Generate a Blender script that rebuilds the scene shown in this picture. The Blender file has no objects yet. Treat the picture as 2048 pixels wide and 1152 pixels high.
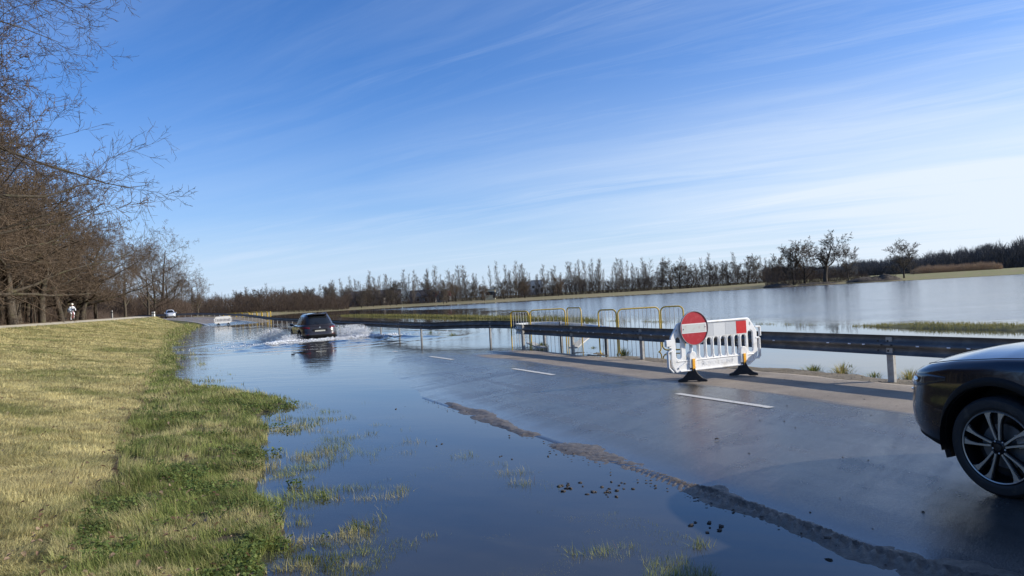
import bpy, math, random
import numpy as np
from mathutils import Vector, Matrix

R = math.radians
scene = bpy.context.scene
COL = scene.collection

# ------------------------------------------------------------------ camera
cam_d = bpy.data.cameras.new("camera")
cam = bpy.data.objects.new("camera", cam_d)
COL.objects.link(cam)
cam_d.sensor_width = 36.0
cam_d.lens = 36.0 * 1490.0 / 2048.0
cam_d.clip_start = 0.05
cam_d.clip_end = 9000
cam.location = (0, 0, 1.75)
cam.rotation_mode = 'QUATERNION'
cam.rotation_quaternion = (Matrix.Rotation(math.atan(14 / 1490), 3, 'X') @ Matrix.Rotation(R(90), 3, 'X')
                           @ Matrix.Rotation(-math.atan(0.055), 3, 'Z')).to_quaternion()
scene.camera = cam

# ------------------------------------------------------------------ light
SUN_EL, SUN_AZ = R(24), R(90)          # azimuth clockwise from +Y: the sun stands to the right
sun_d = bpy.data.lights.new("sun", 'SUN')
sun_d.energy = 5.0
sun_d.angle = R(0.55)
sun_d.color = (1.0, 0.93, 0.82)
sun = bpy.data.objects.new("sun", sun_d)
COL.objects.link(sun)
sd = Vector((math.sin(SUN_AZ) * math.cos(SUN_EL), math.cos(SUN_AZ) * math.cos(SUN_EL), math.sin(SUN_EL)))
sun.rotation_euler = sd.to_track_quat('Z', 'Y').to_euler()
sun.location = (60, 0, 40)

scene.view_settings.view_transform = 'Standard'
scene.view_settings.look = 'None'
scene.view_settings.exposure = 0.34
scene.view_settings.gamma = 1.0
scene.view_settings.use_curve_mapping = False
scene.render.engine = 'CYCLES'
scene.cycles.use_denoising = True
scene.cycles.max_bounces = 6
scene.cycles.glossy_bounces = 3
scene.cycles.transmission_bounces = 3
scene.cycles.transparent_max_bounces = 6
scene.cycles.caustics_reflective = False
scene.cycles.caustics_refractive = False
scene.cycles.use_adaptive_sampling = True
scene.cycles.adaptive_threshold = 0.01


class NT:
    """tiny node-tree writer"""
    def __init__(self, tree):
        self.t = tree
        self.t.nodes.clear()

    def n(self, typ, ins=None, **kw):
        nd = self.t.nodes.new(typ)
        for k, v in kw.items():
            setattr(nd, k, v)
        for k, v in (ins or {}).items():
            self.set(nd, k, v)
        return nd

    def set(self, nd, k, v):
        s = nd.inputs[k]
        if isinstance(v, bpy.types.Node):
            v = v.outputs[0]
        if isinstance(v, bpy.types.NodeSocket):
            self.t.links.new(v, s)
        else:
            if isinstance(v, (tuple, list)) and len(v) == 3 and s.type == 'RGBA':
                v = (*v, 1)
            s.default_value = v

    def math(self, op, a, b=None, clamp=False):
        nd = self.n('ShaderNodeMath', operation=op, use_clamp=clamp)
        self.set(nd, 0, a)
        if b is not None:
            self.set(nd, 1, b)
        return nd

    def mix(self, f, a, b, blend='MIX'):
        nd = self.n('ShaderNodeMix', data_type='RGBA', blend_type=blend)
        self.set(nd, 0, f); self.set(nd, 6, a); self.set(nd, 7, b)
        return nd.outputs[2]

    def fmix(self, f, a, b):
        nd = self.n('ShaderNodeMix', data_type='FLOAT')
        self.set(nd, 0, f); self.set(nd, 2, a); self.set(nd, 3, b)
        return nd.outputs[0]

    def ramp(self, v, lo, hi, a=0.0, b=1.0, smooth=False):
        nd = self.n('ShaderNodeMapRange', interpolation_type='SMOOTHSTEP' if smooth else 'LINEAR')
        nd.clamp = True
        self.set(nd, 0, v); self.set(nd, 1, lo); self.set(nd, 2, hi); self.set(nd, 3, a); self.set(nd, 4, b)
        return nd.outputs[0]

    def noise(self, vec, scale, detail=4, rough=0.55, dist=0.0):
        nd = self.n('ShaderNodeTexNoise')
        if vec is not None:
            self.set(nd, 'Vector', vec)
        self.set(nd, 'Scale', scale); self.set(nd, 'Detail', detail); self.set(nd, 'Roughness', rough)
        self.set(nd, 'Distortion', dist)
        return nd.outputs[0]


# ------------------------------------------------------------------ sky
world = bpy.data.worlds.new("World")
scene.world = world
world.use_nodes = True
w = NT(world.node_tree)
sky = w.n('ShaderNodeTexSky', sky_type='NISHITA')
sky.sun_disc = False
sky.sun_elevation = SUN_EL
sky.sun_rotation = SUN_AZ
sky.altitude = 100
sky.air_density = 1.0
sky.dust_density = 0.6
sky.ozone_density = 2.5
geo = w.n('ShaderNodeNewGeometry')
vdir = w.n('ShaderNodeVectorMath', {0: geo.outputs['Incoming']}, operation='SCALE')
w.set(vdir, 'Scale', -1.0)
sep = w.n('ShaderNodeSeparateXYZ', {0: vdir.outputs[0]})
dx, dy, dz = sep.outputs
zc = w.math('MAXIMUM', dz, 0.0)
zz = w.math('ADD', zc, 0.06)
px = w.math('DIVIDE', dx, zz)
py = w.math('DIVIDE', dy, zz)
cxy = w.n('ShaderNodeCombineXYZ', {0: px, 1: py, 2: 0.0})
# cirrus sheets drawn out along one wind direction
rot = w.n('ShaderNodeVectorRotate', {0: cxy, 'Angle': R(-149)}, rotation_type='Z_AXIS')
def stretched(sx, sy, off):
    m = w.n('ShaderNodeMapping', {'Vector': rot.outputs[0], 'Scale': (sx, sy, 1), 'Location': off})
    return m.outputs[0]
warp = w.noise(stretched(.25, .35, (3.1, 7.7, 0)), 1.0, 3, .5)
wn = w.math('MULTIPLY', w.math('SUBTRACT', warp, .5), 1.2)
wv = w.n('ShaderNodeCombineXYZ', {0: 0.0, 1: wn, 2: 0.0})
def warped(sx, sy, off):
    a = w.n('ShaderNodeVectorMath', {0: rot.outputs[0], 1: wv.outputs[0]}, operation='ADD')
    m = w.n('ShaderNodeMapping', {'Vector': a.outputs[0], 'Scale': (sx, sy, 1), 'Location': off})
    return m.outputs[0]
c1 = w.ramp(w.noise(warped(.16, 1.1, (1.3, 4.2, 0)), 1.0, 7, .62, .3), .50, .80, 0, 1)
c2 = w.ramp(w.noise(warped(.5, 3.6, (8.3, 1.2, 0)), 1.0, 8, .72, .9), .48, .80, 0, 1)
c3 = w.ramp(w.noise(warped(.10, .45, (2.2, 9.4, 0)), 1.0, 3, .5), .40, .70, 0, 1, True)
streak = w.math('MULTIPLY', w.math('ADD', w.math('MULTIPLY', c1, .58), w.math('MULTIPLY', c2, .34)), w.math('ADD', c3, .15), clamp=True)
# thin veil: grows towards the horizon and towards the sun side
veil_n = w.noise(warped(.22, 1.0, (5.5, 2.2, 0)), 1.0, 5, .5)
az = w.math('ADD', dx, w.math('MULTIPLY', dy, -0.12))
side = w.ramp(az, -.30, .62, 0, 1)
veil_h = w.ramp(dz, .03, .30, 1, 0, True)
veil = w.math('MULTIPLY', w.math('ADD', w.math('MULTIPLY', veil_h, w.math('ADD', w.math('MULTIPLY', side, .75), .42)), w.math('MULTIPLY', side, .16)),
              w.ramp(veil_n, .25, .7, .55, 1.15), clamp=True)
low = w.ramp(dz, 0.0, .20, .80, 0, True)
sidestreak = w.math('MULTIPLY', streak, w.math('ADD', w.math('MULTIPLY', side, .6), .48))
cl = w.math('ADD', w.math('MAXIMUM', veil, low), sidestreak, clamp=True)
cloudcol = w.mix(side, (4.7, 5.6, 6.9), (5.7, 6.35, 7.05))
skyb = w.mix(1.0, sky.outputs[0], (.45, .77, 1.24), 'MULTIPLY')
skymix = w.mix(cl, skyb, cloudcol)
bg = w.n('ShaderNodeBackground', {'Color': skymix, 'Strength': 0.115})
w.n('ShaderNodeOutputWorld', {'Surface': bg})
# ------------------------------------------------------------------ helpers
def tag(o, label=None, cat=None, group=None, kind=None):
    if label: o['label'] = label
    if cat: o['category'] = cat
    if group: o['group'] = group
    if kind: o['kind'] = kind
    return o


def empty(name, loc, rz=0.0, label=None, cat=None, group=None):
    o = bpy.data.objects.new(name, None)
    o.empty_display_size = 0.3
    COL.objects.link(o)
    o.location = loc
    o.rotation_euler = (0, 0, rz)
    return tag(o, label, cat, group)


def link(name, me, parent=None):
    o = bpy.data.objects.new(name, me)
    COL.objects.link(o)
    if parent: o.parent = parent
    return o


def copy_tree(o, parent=None):
    c = o.copy()
    COL.objects.link(c)
    if parent: c.parent = parent
    for ch in list(o.children):
        copy_tree(ch, c)
    return c


def mesh_np(name, V, F, mat, smooth=True, col=None, attrs=None):
    """V (n,3); F (m,3) or (m,4) array or list of such arrays"""
    if not isinstance(F, list): F = [F]
    F = [np.asarray(f, dtype=np.int32) for f in F if len(f)]
    me = bpy.data.meshes.new(name)
    V = np.asarray(V, dtype=np.float32)
    me.vertices.add(len(V)); me.vertices.foreach_set('co', V.ravel())
    nl = sum(f.size for f in F); nf = sum(len(f) for f in F)
    me.loops.add(nl); me.polygons.add(nf)
    me.loops.foreach_set('vertex_index', np.concatenate([f.ravel() for f in F]))
    tot = np.concatenate([np.full(len(f), f.shape[1], np.int32) for f in F])
    st = np.concatenate([[0], np.cumsum(tot)[:-1]]).astype(np.int32)
    me.polygons.foreach_set('loop_start', st)
    me.polygons.foreach_set('loop_total', tot)
    me.update(calc_edges=True)
    if smooth: me.polygons.foreach_set('use_smooth', np.ones(nf, dtype=bool))
    if col is not None:
        a = me.color_attributes.new('col', 'FLOAT_COLOR', 'POINT')
        c = np.ones((len(V), 4), np.float32); c[:, :3] = col
        a.data.foreach_set('color', c.ravel())
    for k, v in (attrs or {}).items():
        a = me.attributes.new(k, 'FLOAT', 'POINT'); a.data.foreach_set('value', np.asarray(v, np.float32))
    if mat: me.materials.append(mat)
    me.validate()
    return me


class MB:
    """mesh builder: collects pieces into one mesh"""
    def __init__(self): self.v = []; self.f = []; self.n = 0
    def add(self, V, F):
        self.v.extend([tuple(p) for p in V]); self.f.extend([tuple(i + self.n for i in f) for f in F]); self.n += len(V)
        return self
    def box(self, c, s, rz=0.0, M=None):
        x, y, z = s[0] / 2, s[1] / 2, s[2] / 2
        P = [Vector((a * x, b * y, d * z)) for a in (-1, 1) for b in (-1, 1) for d in (-1, 1)]
        m = Matrix.Rotation(rz, 4, 'Z') if M is None else M
        P = [m @ p + Vector(c) for p in P]
        return self.add(P, [(0, 1, 3, 2), (4, 6, 7, 5), (0, 4, 5, 1), (2, 3, 7, 6), (0, 2, 6, 4), (1, 5, 7, 3)])
    def tube(self, pts, rad, k=8, caps=True, closed=False):
        pts = [Vector(p) for p in pts]; n = len(pts)
        if not hasattr(rad, '__len__'): rad = [rad] * n
        up = None; V = []; F = []
        for i, p in enumerate(pts):
            if closed: d = pts[(i + 1) % n] - pts[i - 1]
            else: d = pts[min(i + 1, n - 1)] - pts[max(i - 1, 0)]
            d.normalize()
            if up is None: up = Vector((0, 0, 1)) if abs(d.z) < .9 else Vector((1, 0, 0))
            a = d.cross(up).normalized(); b = a.cross(d).normalized(); up = b
            for j in range(k):
                t = 2 * math.pi * j / k
                V.append(p + (a * math.cos(t) + b * math.sin(t)) * rad[i])
        m = n if closed else n - 1
        for i in range(m):
            for j in range(k):
                i2 = (i + 1) % n; j2 = (j + 1) % k
                F.append((i * k + j, i * k + j2, i2 * k + j2, i2 * k + j))
        if caps and not closed:
            F.append(tuple(range(k))[::-1]); F.append(tuple((n - 1) * k + j for j in range(k)))
        return self.add(V, F)
    def lathe(self, prof, k=32, M=None, closed=True):
        """prof: (r, h) pairs about local Z"""
        M = M or Matrix.Identity(4); V = []; F = []; n = len(prof)
        for r, h in prof:
            for j in range(k):
                t = 2 * math.pi * j / k
                V.append(M @ Vector((r * math.cos(t), r * math.sin(t), h)))
        for i in range(n if closed else n - 1):
            i2 = (i + 1) % n
            for j in range(k):
                j2 = (j + 1) % k
                F.append((i * k + j, i * k + j2, i2 * k + j2, i2 * k + j))
        return self.add(V, F)
    def prism(self, poly, M, h):
        """extrude 2-D polygon (x,y) by h along z, placed with matrix M"""
        n = len(poly)
        V = [M @ Vector((a, b, 0)) for a, b in poly] + [M @ Vector((a, b, h)) for a, b in poly]
        F = [tuple(range(n))[::-1], tuple(range(n, 2 * n))] + [(i, (i + 1) % n, n + (i + 1) % n, n + i) for i in range(n)]
        return self.add(V, F)
    def build(self, name, mat, parent=None, smooth=False, bevel=0.0, auto=True):
        me = bpy.data.meshes.new(name)
        me.from_pydata(self.v, [], self.f); me.materials.append(mat)
        if smooth:
            me.polygons.foreach_set('use_smooth', [True] * len(me.polygons))
            if auto: me.set_sharp_from_angle(angle=R(38))
        me.update()
        o = link(name, me, parent)
        if bevel:
            b = o.modifiers.new('b', 'BEVEL'); b.width = bevel; b.segments = 2; b.limit_method = 'ANGLE'
        return o


def h2(ix, iy, seed):
    h = (ix.astype(np.int64) * 374761393 + iy.astype(np.int64) * 668265263 + seed * 982451653) & 0x7fffffff
    h = ((h ^ (h >> 13)) * 1274126177) & 0x7fffffff
    return ((h ^ (h >> 16)) & 0xffff) / 65535.0


def vn(x, y, seed=0):
    x = np.asarray(x, float); y = np.asarray(y, float)
    ix = np.floor(x); iy = np.floor(y); fx = x - ix; fy = y - iy
    fx = fx * fx * (3 - 2 * fx); fy = fy * fy * (3 - 2 * fy)
    a = h2(ix, iy, seed); b = h2(ix + 1, iy, seed); c = h2(ix, iy + 1, seed); d = h2(ix + 1, iy + 1, seed)
    return (a + (b - a) * fx) * (1 - fy) + (c + (d - c) * fx) * fy


def fbm(x, y, seed=0, oct=4):
    s = 0; a = 1; t = 0
    for i in range(oct):
        s = s + a * vn(x * 2 ** i + 13.7 * i, y * 2 ** i + 7.1 * i, seed + i); t += a; a *= .5
    return s / t - .5


def sst(x, a, b):
    t = np.clip((np.asarray(x, float) - a) / (b - a), 0, 1)
    return t * t * (3 - 2 * t)


# ------------------------------------------------------------------ materials
MATS = {}
def mat(name, base, rough=.6, metal=0.0, spec=.5, coat=0.0, bump=None, var=None, emit=None, alpha=None):
    if name in MATS: return MATS[name]
    m = bpy.data.materials.new(name); m.use_nodes = True
    t = NT(m.node_tree)
    tc = t.n('ShaderNodeTexCoord').outputs['Object']
    col = base
    if var:   # (scale, other colour, lo, hi)
        f = t.ramp(t.noise(tc, var[0], 5, .6), var[2], var[3])
        col = t.mix(f, base, var[1])
    p = t.n('ShaderNodeBsdfPrincipled', {'Base Color': col, 'Roughness': rough, 'Metallic': metal,
            'Specular IOR Level': spec, 'Coat Weight': coat, 'Coat Roughness': .04})
    if bump:  # (scale, distance)
        b = t.n('ShaderNodeBump', {'Height': t.noise(tc, bump[0], 5, .6), 'Distance': bump[1], 'Strength': 1.0})
        t.set(p, 'Normal', b)
    if emit: t.set(p, 'Emission Color', emit[0]); t.set(p, 'Emission Strength', emit[1])
    t.n('ShaderNodeOutputMaterial', {'Surface': p})
    MATS[name] = m
    return m


def vmat(name, rough=.8, gain=None, bump=None, transl=0.0, spec=.3):
    """material that reads the mesh's own colour attribute"""
    m = bpy.data.materials.new(name); m.use_nodes = True
    t = NT(m.node_tree)
    a = t.n('ShaderNodeAttribute', attribute_name='col').outputs['Color']
    p0 = t.n('ShaderNodeNewGeometry').outputs['Position']
    if gain:
        for sc, lo, hi in gain:
            f = t.ramp(t.noise(p0, sc, 5, .65), .3, .7, lo, hi)
            g = t.n('ShaderNodeCombineColor', {0: f, 1: f, 2: f})
            a = t.mix(1.0, a, g.outputs[0], 'MULTIPLY')
    p = t.n('ShaderNodeBsdfPrincipled', {'Base Color': a, 'Roughness': rough, 'Specular IOR Level': spec})
    if bump:
        b = t.n('ShaderNodeBump', {'Height': t.noise(p0, bump[0], 6, .7), 'Distance': bump[1], 'Strength': 1.0})
        t.set(p, 'Normal', b)
    out = p
    if transl:
        tr = t.n('ShaderNodeBsdfTranslucent', {'Color': a})
        out = t.n('ShaderNodeMixShader', {0: transl, 1: p.outputs[0], 2: tr.outputs[0]})
    t.n('ShaderNodeOutputMaterial', {'Surface': out})
    return m
# ------------------------------------------------------------------ the road's own coordinates: o = metres right of the centre line, s = metres along it
RX, RY = .9087, .4175
P0 = np.array([2.46, 11.62]); S1 = 92.0; RAD = 190.0
Pe = P0 + np.array([-RY, RX]) * S1
Cc = Pe + np.array([-RX, -RY]) * RAD           # centre of the far bend


def W(o, s):
    """road coordinates -> world x, y (arrays or floats)"""
    o = np.asarray(o, float); s = np.asarray(s, float)
    x1 = P0[0] + RX * o - RY * s; y1 = P0[1] + RY * o + RX * s
    a = np.clip(s - S1, 0, 400) / RAD
    rx = RX * np.cos(a) - RY * np.sin(a); ry = RY * np.cos(a) + RX * np.sin(a)
    x2 = Cc[0] + rx * (RAD + o); y2 = Cc[1] + ry * (RAD + o)
    far = s > S1
    return np.where(far, x2, x1), np.where(far, y2, y1)


def inv(x, y):
    qx = x - P0[0]; qy = y - P0[1]
    o = qx * RX + qy * RY; s = -qx * RY + qy * RX
    vx = x - Cc[0]; vy = y - Cc[1]
    r = np.hypot(vx, vy)
    a = np.arctan2(RX * vy - RY * vx, RX * vx + RY * vy)
    far = (s > S1) & (a > 0)
    a2 = np.clip(a, 0, 2.0)
    return np.where(far, r - RAD, o), np.where(far, S1 + a2 * RAD, s)


def ip(x, xs, ys): return np.interp(x, xs, ys)
def a_road(s): return ip(s, [-60, -12, 0, 4, 11, 16, 22, 30, 60, 80, 88, 97, 125, 145, 400], [.3, .11, .08, .062, .032, .0, -.08, -.2, -.18, -.06, .02, .12, .62, .95, 1.1])
def road_z(o, s):
    crown = np.where(o < 0, -.021 * np.abs(o), -.010 * np.abs(o))
    n = fbm(o * .9, s * .35, 5, 3) * .012 + fbm(o * 4, s * 2.0, 8, 2) * .004
    z = a_road(s) + crown + n * sst(s, 120, 80)
    return np.where(z > 0, z * (1 - .93 * sst(-o, 2.35, 3.08) * sst(s, 60, 20)), z)


def edge_l(s): return ip(s, [-14, -9, -5, -2, 0, 5, 7.5, 9.7, 12, 20, 36, 55, 75, 88, 100], [-6.3, -6.45, -6.5, -6.5, -5.95, -5.40, -5.7, -6.3, -6.95, -7.15, -7.05, -6.3, -5.0, -3.9, -3.4])
def toe_l(s): return ip(s, [-14, 0, 9, 20, 60, 80, 100, 120], [-8.1, -7.75, -7.6, -7.6, -7.4, -6.6, -5.4, -4.5])
def crest_o(s): return ip(s, [-14, 40, 60, 77, 97, 117, 150], [-16, -16, -15.2, -13.6, -9.7, -7.4, -7.2])
def crest_z(s): return ip(s, [-14, 0, 40, 60, 77, 97, 117, 150], [1.5, 1.47, 1.43, 1.38, 1.38, 1.42, 1.46, 1.5])
SH_X = [-400, -150, -100, -85, -75, -66, -34, -3, 24, 69, 99, 135, 220, 400]
SH_Y = [90, 100, 118, 135, 165, 206, 222, 208, 206, 203, 192, 186, 170, 120]


def shore_y(x): return ip(x, SH_X, SH_Y)


def land(x, y):
    """height of the ground and zone weights"""
    o, s = inv(x, y)
    az = a_road(s)
    # left of the road
    E = edge_l(s) + fbm(x * .8, y * .8, 21, 4) * 1.0
    T = toe_l(s) + fbm(x * .5, y * .5, 31, 3) * .5
    Cr = crest_o(s); cz = crest_z(s)
    d = E - o
    bump = fbm(x * 2.2, y * 2.2, 3, 4)
    verge = np.where(d > 0, .015 + .085 * sst(d, 0, 1.5), -.02 + np.clip(d, -2.4, 0) * .028) + bump * .085
    k = np.clip((T - o) / np.maximum(T - Cr, .5), 0, 1)
    k = np.where(k < .9, k * .963, .8667 + (1 - ((1 - k) / .1) ** 2) * .1333 * .5 + .1333 * .5 * ((k - .9) / .1)) if True else k
    slope = .11 + (cz - .11) * np.clip(k, 0, 1) + bump * .03
    top = cz + .17 * sst(Cr - o, 0, 3.2) + fbm(x * .2, y * .2, 44, 3) * .25 * sst(Cr - o, 5, 12)
    lft = np.where(o > T, verge, np.where(o > Cr, slope, top))
    lft = np.maximum(lft, np.where(o > T, az - .10 - .04 * (-3 - o), -9) * 1.0) * 1.0
    edge = az - .021 * 3.1 - .035
    tr = sst(-o, 3.0, 3.9)
    lft = edge * (1 - tr) + lft * tr
    # right of the road: gravel shoulder, ditch, low ridge, lake bed
    shz = np.minimum(az - .045, .05 + 9 * sst(s, 85, 100)) + bump * .03
    e2 = 3.95 + fbm(x * 1.1, y * 1.1, 61, 3) * .7 + ip(s, [85, 110], [0, 2.5])
    rt = shz * (1 - sst(o, e2 - .35, e2 + .9)) + (-.35) * sst(o, e2 - .35, e2 + .9)
    ridge_c = 14.9 + ip(s, [0, 30, 70, 110], [-.3, .3, 2.0, 2.2])
    amp = ip(s, [-30, 7, 9.5, 27, 33, 60, 95, 120], [.47, .46, .32, .32, .43, .42, .40, .2])
    ridge = amp * np.exp(-((o - ridge_c) / 1.1) ** 2) + bump * .05 * np.exp(-((o - ridge_c) / 1.4) ** 2)
    rt = rt + np.where(o > 8, ridge, 0) + np.where(o > 20, -.3 * sst(o, 20, 40), 0)
    # far shore
    ys = shore_y(x) + fbm(x * .03, y * .01, 71, 3) * 7
    rise = ip(x, [-200, 60, 110, 180], [.62, .62, 1.35, 1.5])
    fs = -.3 + .3 * sst(y, ys - 12, ys) + rise * sst(y, ys - 6, ys + 75) * 1.0 + bump * .05
    rt = np.where((y > ys - 12) & (o > 5.5), np.maximum(rt, fs), rt)
    road = az - .12
    z = np.where(np.abs(o) < 3.0, road, np.where(o < 0, lft, rt))
    return z, o, s, E, T, Cr, ys


# ground sheet: polar grid round the viewer, wide enough to reach the horizon
th = np.concatenate([np.arange(-42, 42, .13), np.arange(42, 318, 3.0)])
rr = [.5]
while rr[-1] < 4000: rr.append(rr[-1] * 1.0125 + .004)
rr = np.array(rr)
TH, RR = np.meshgrid(np.radians(th), rr)
gx = RR * np.sin(TH); gy = RR * np.cos(TH)
gz, go, gs, gE, gT, gC, gys = land(gx, gy)
nr, nt = gx.shape
V = np.stack([gx.ravel(), gy.ravel(), gz.ravel()], 1)
V = np.vstack([V, [[0, 0, float(land(np.array([0.]), np.array([0.]))[0][0])]]])
ii, jj = np.meshgrid(np.arange(nr - 1), np.arange(nt), indexing='ij')
j2 = (jj + 1) % nt
Fq = np.stack([ii * nt + jj, ii * nt + j2, (ii + 1) * nt + j2, (ii + 1) * nt + jj], -1).reshape(-1, 4)[:, ::-1]
ci = nr * nt
Ft = np.stack([np.full(nt, ci), (np.arange(nt) + 1) % nt, np.arange(nt)], 1)[:, ::-1]


def zone_col(x, y, z, o, s, E, T, Cr, ys):
    n1 = fbm(x * .6, y * .6, 91, 4)[..., None]; n2 = fbm(x * 3, y * 3, 95, 3)[..., None]
    dry = np.array([.36, .31, .14]); green = np.array([.10, .11, .03]); mud = np.array([.075, .055, .038])
    gravel = np.array([.55, .49, .37]); litter = np.array([.16, .105, .06]); bed = np.array([.055, .05, .038])
    tan = np.array([.24, .185, .10]); shoulder = np.array([.20, .165, .115])
    def mixc(a, b, f): return a * (1 - f[..., None]) + b * f[..., None]
    o_ = o
    c = np.zeros(x.shape + (3,)) + dry
    c = mixc(c, green * 1.1, np.clip((n1[..., 0] + .02) * 2.2 + ip(s, [0, 30, 60], [0, .0, .25]), 0, .75))
    v = mixc(np.zeros(x.shape + (3,)) + green, mud, np.clip(n2[..., 0] * 2.5 + .35, 0, 1))
    c = mixc(v, c, sst(T - o_, -.05, .25))
    c = mixc(c, np.zeros(x.shape + (3,)) + mud * np.array([1.5, 1.25, 1.0]), np.exp(-((o_ - T) / .12) ** 2) * .7 * (s < 18))
    c = mixc(c, np.zeros(x.shape + (3,)) + gravel, sst(Cr - o_, .15, .4) * (1 - sst(Cr - o_, 3.2, 3.6)))
    c = mixc(c, np.zeros(x.shape + (3,)) + litter, sst(Cr - o_, 3.5, 4.2))
    c = np.where((o_ > 0)[..., None], shoulder + n2 * .09, c)
    c = mixc(c, np.zeros(x.shape + (3,)) + green * .9 + tan * .4, sst(o_, 6, 9))
    far = (y > ys - 15) & (o_ > 5.5)
    fc = mixc(np.zeros(x.shape + (3,)) + tan, green * 1.3 + tan * .25, np.clip(n1[..., 0] * 2 + .3 + sst(x, 60, 130) * .4, 0, 1))
    c = np.where(far[..., None], fc, c)
    c = mixc(c, np.zeros(x.shape + (3,)) + bed, sst(-z, -.01, .03))
    return np.clip(c, .01, 1)


cc = zone_col(gx, gy, gz, go, gs, gE, gT, gC, gys).reshape(-1, 3)
cc = np.vstack([cc, [[.05, .06, .02]]])
m_ground = vmat('ground_soil', .9, [(3.0, .75, 1.25), (.35, .85, 1.15), (28, .7, 1.3)], (30, .02))
tag(link('ground', mesh_np('ground', V, [Fq, Ft], m_ground, True, cc)), kind='structure')

# ------------------------------------------------------------------ road
ss = np.concatenate([np.arange(-40, -12, 1.0), np.arange(-12, 26, .12), np.arange(26, 200, 1.0), np.arange(200, 300, 5)])
oo = np.concatenate([[-3.12], np.linspace(-3.1, 3.02, 60), [3.06]])
OO, SS = np.meshgrid(oo, ss)
ragged = (np.abs(OO) > 3.0) * (OO > 0) * (fbm(OO * 0 + SS * 1.7, SS * 0.3, 77, 4)) * .25
ox, oy = W(OO + ragged * np.sign(OO), SS)
oz = road_z(OO, SS)
oz = np.where(OO == oo[0], oz - .012, np.where(OO == oo[-1], oz - .12, oz))
n0, n1_ = OO.shape
Vr = np.stack([ox.ravel(), oy.ravel(), oz.ravel()], 1)
ii, jj = np.meshgrid(np.arange(n0 - 1), np.arange(n1_ - 1), indexing='ij')
Fr = np.stack([ii * n1_ + jj, ii * n1_ + jj + 1, (ii + 1) * n1_ + jj + 1, (ii + 1) * n1_ + jj], -1).reshape(-1, 4)
wn_ = fbm(OO * .8, SS * .16, 102, 4) * 1.6
wet = 1 - sst(OO + wn_, .55, 1.5) * sst(SS + wn_ * 4, 14.5, 9.5)
wet = np.clip(wet, 0, 1)
wet = np.where(SS > 100, .35, wet)

m_road = bpy.data.materials.new('asphalt'); m_road.use_nodes = True
t = NT(m_road.node_tree)
pos = t.n('ShaderNodeNewGeometry').outputs['Position']
wa = t.n('ShaderNodeAttribute', attribute_name='wet').outputs['Fac']
al = t.n('ShaderNodeVectorRotate', {0: pos, 'Angle': R(-24.7)}, rotation_type='Z_AXIS').outputs[0]
strk = t.noise(t.n('ShaderNodeMapping', {'Vector': al, 'Scale': (2.2, .12, 1)}).outputs[0], 1.0, 5, .6, .4)
rot2 = t.n('ShaderNodeVectorRotate', {0: pos, 'Angle': R(-48)}, rotation_type='Z_AXIS').outputs[0]
cross_ = t.noise(t.n('ShaderNodeMapping', {'Vector': rot2, 'Scale': (.35, 2.4, 1), 'Location': (3, 5, 0)}).outputs[0], 1.0, 5, .65, .6)
grain = t.noise(pos, 130, 2, .6)
patch = t.noise(pos, 1.1, 5, .6)
w2 = t.math('ADD', wa, t.math('MULTIPLY', t.math('SUBTRACT', strk, .5), .9), clamp=True)
speck = t.ramp(grain, .40, .66, .62, 1.5)
sg = t.n('ShaderNodeCombineColor', {0: speck, 1: speck, 2: speck}).outputs[0]
dryc = t.mix(t.ramp(patch, .35, .65), (.205, .170, .132), (.29, .245, .192))
wetc = t.mix(t.ramp(patch, .3, .7), (.042, .040, .037), (.068, .063, .056))
wetc = t.mix(t.ramp(strk, .48, .66, 0, .75), wetc, (.085, .080, .072))
bc = t.mix(t.ramp(w2, .25, .75, 0, 1, True), dryc, wetc)
bc = t.mix(1.0, bc, sg, 'MULTIPLY')
zp = t.n('ShaderNodeSeparateXYZ', {0: pos}).outputs[2]
shallow = t.ramp(zp, .0, .03, 1, 0, True)
rw = t.math('ADD', t.ramp(t.math('ADD', t.math('MULTIPLY', strk, .5), t.math('MULTIPLY', cross_, .5)), .42, .58, .05, .30), t.math('MULTIPLY', shallow, -.12))
rw = t.math('MAXIMUM', rw, .06)
rough = t.fmix(t.ramp(w2, .25, .75), .72, rw)
bstr = t.fmix(t.ramp(w2, .2, .8), 1.0, t.fmix(shallow, .45, .12))
hgt = t.math('ADD', t.math('MULTIPLY', grain, .005), t.math('MULTIPLY', t.noise(t.n('ShaderNodeMapping', {'Vector': rot2, 'Scale': (3, 14, 1)}).outputs[0], 1.0, 4, .6), .0065))
bmp = t.n('ShaderNodeBump', {'Height': hgt, 'Distance': 1.0, 'Strength': bstr})
p = t.n('ShaderNodeBsdfPrincipled', {'Base Color': bc, 'Roughness': rough, 'Normal': bmp, 'IOR': t.fmix(t.ramp(w2, .3, .8), 1.45, 1.66)})
t.n('ShaderNodeOutputMaterial', {'Surface': p})
tag(link('road', mesh_np('road', Vr, Fr, m_road, True, None, {'wet': wet.ravel()})), kind='structure')

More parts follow.
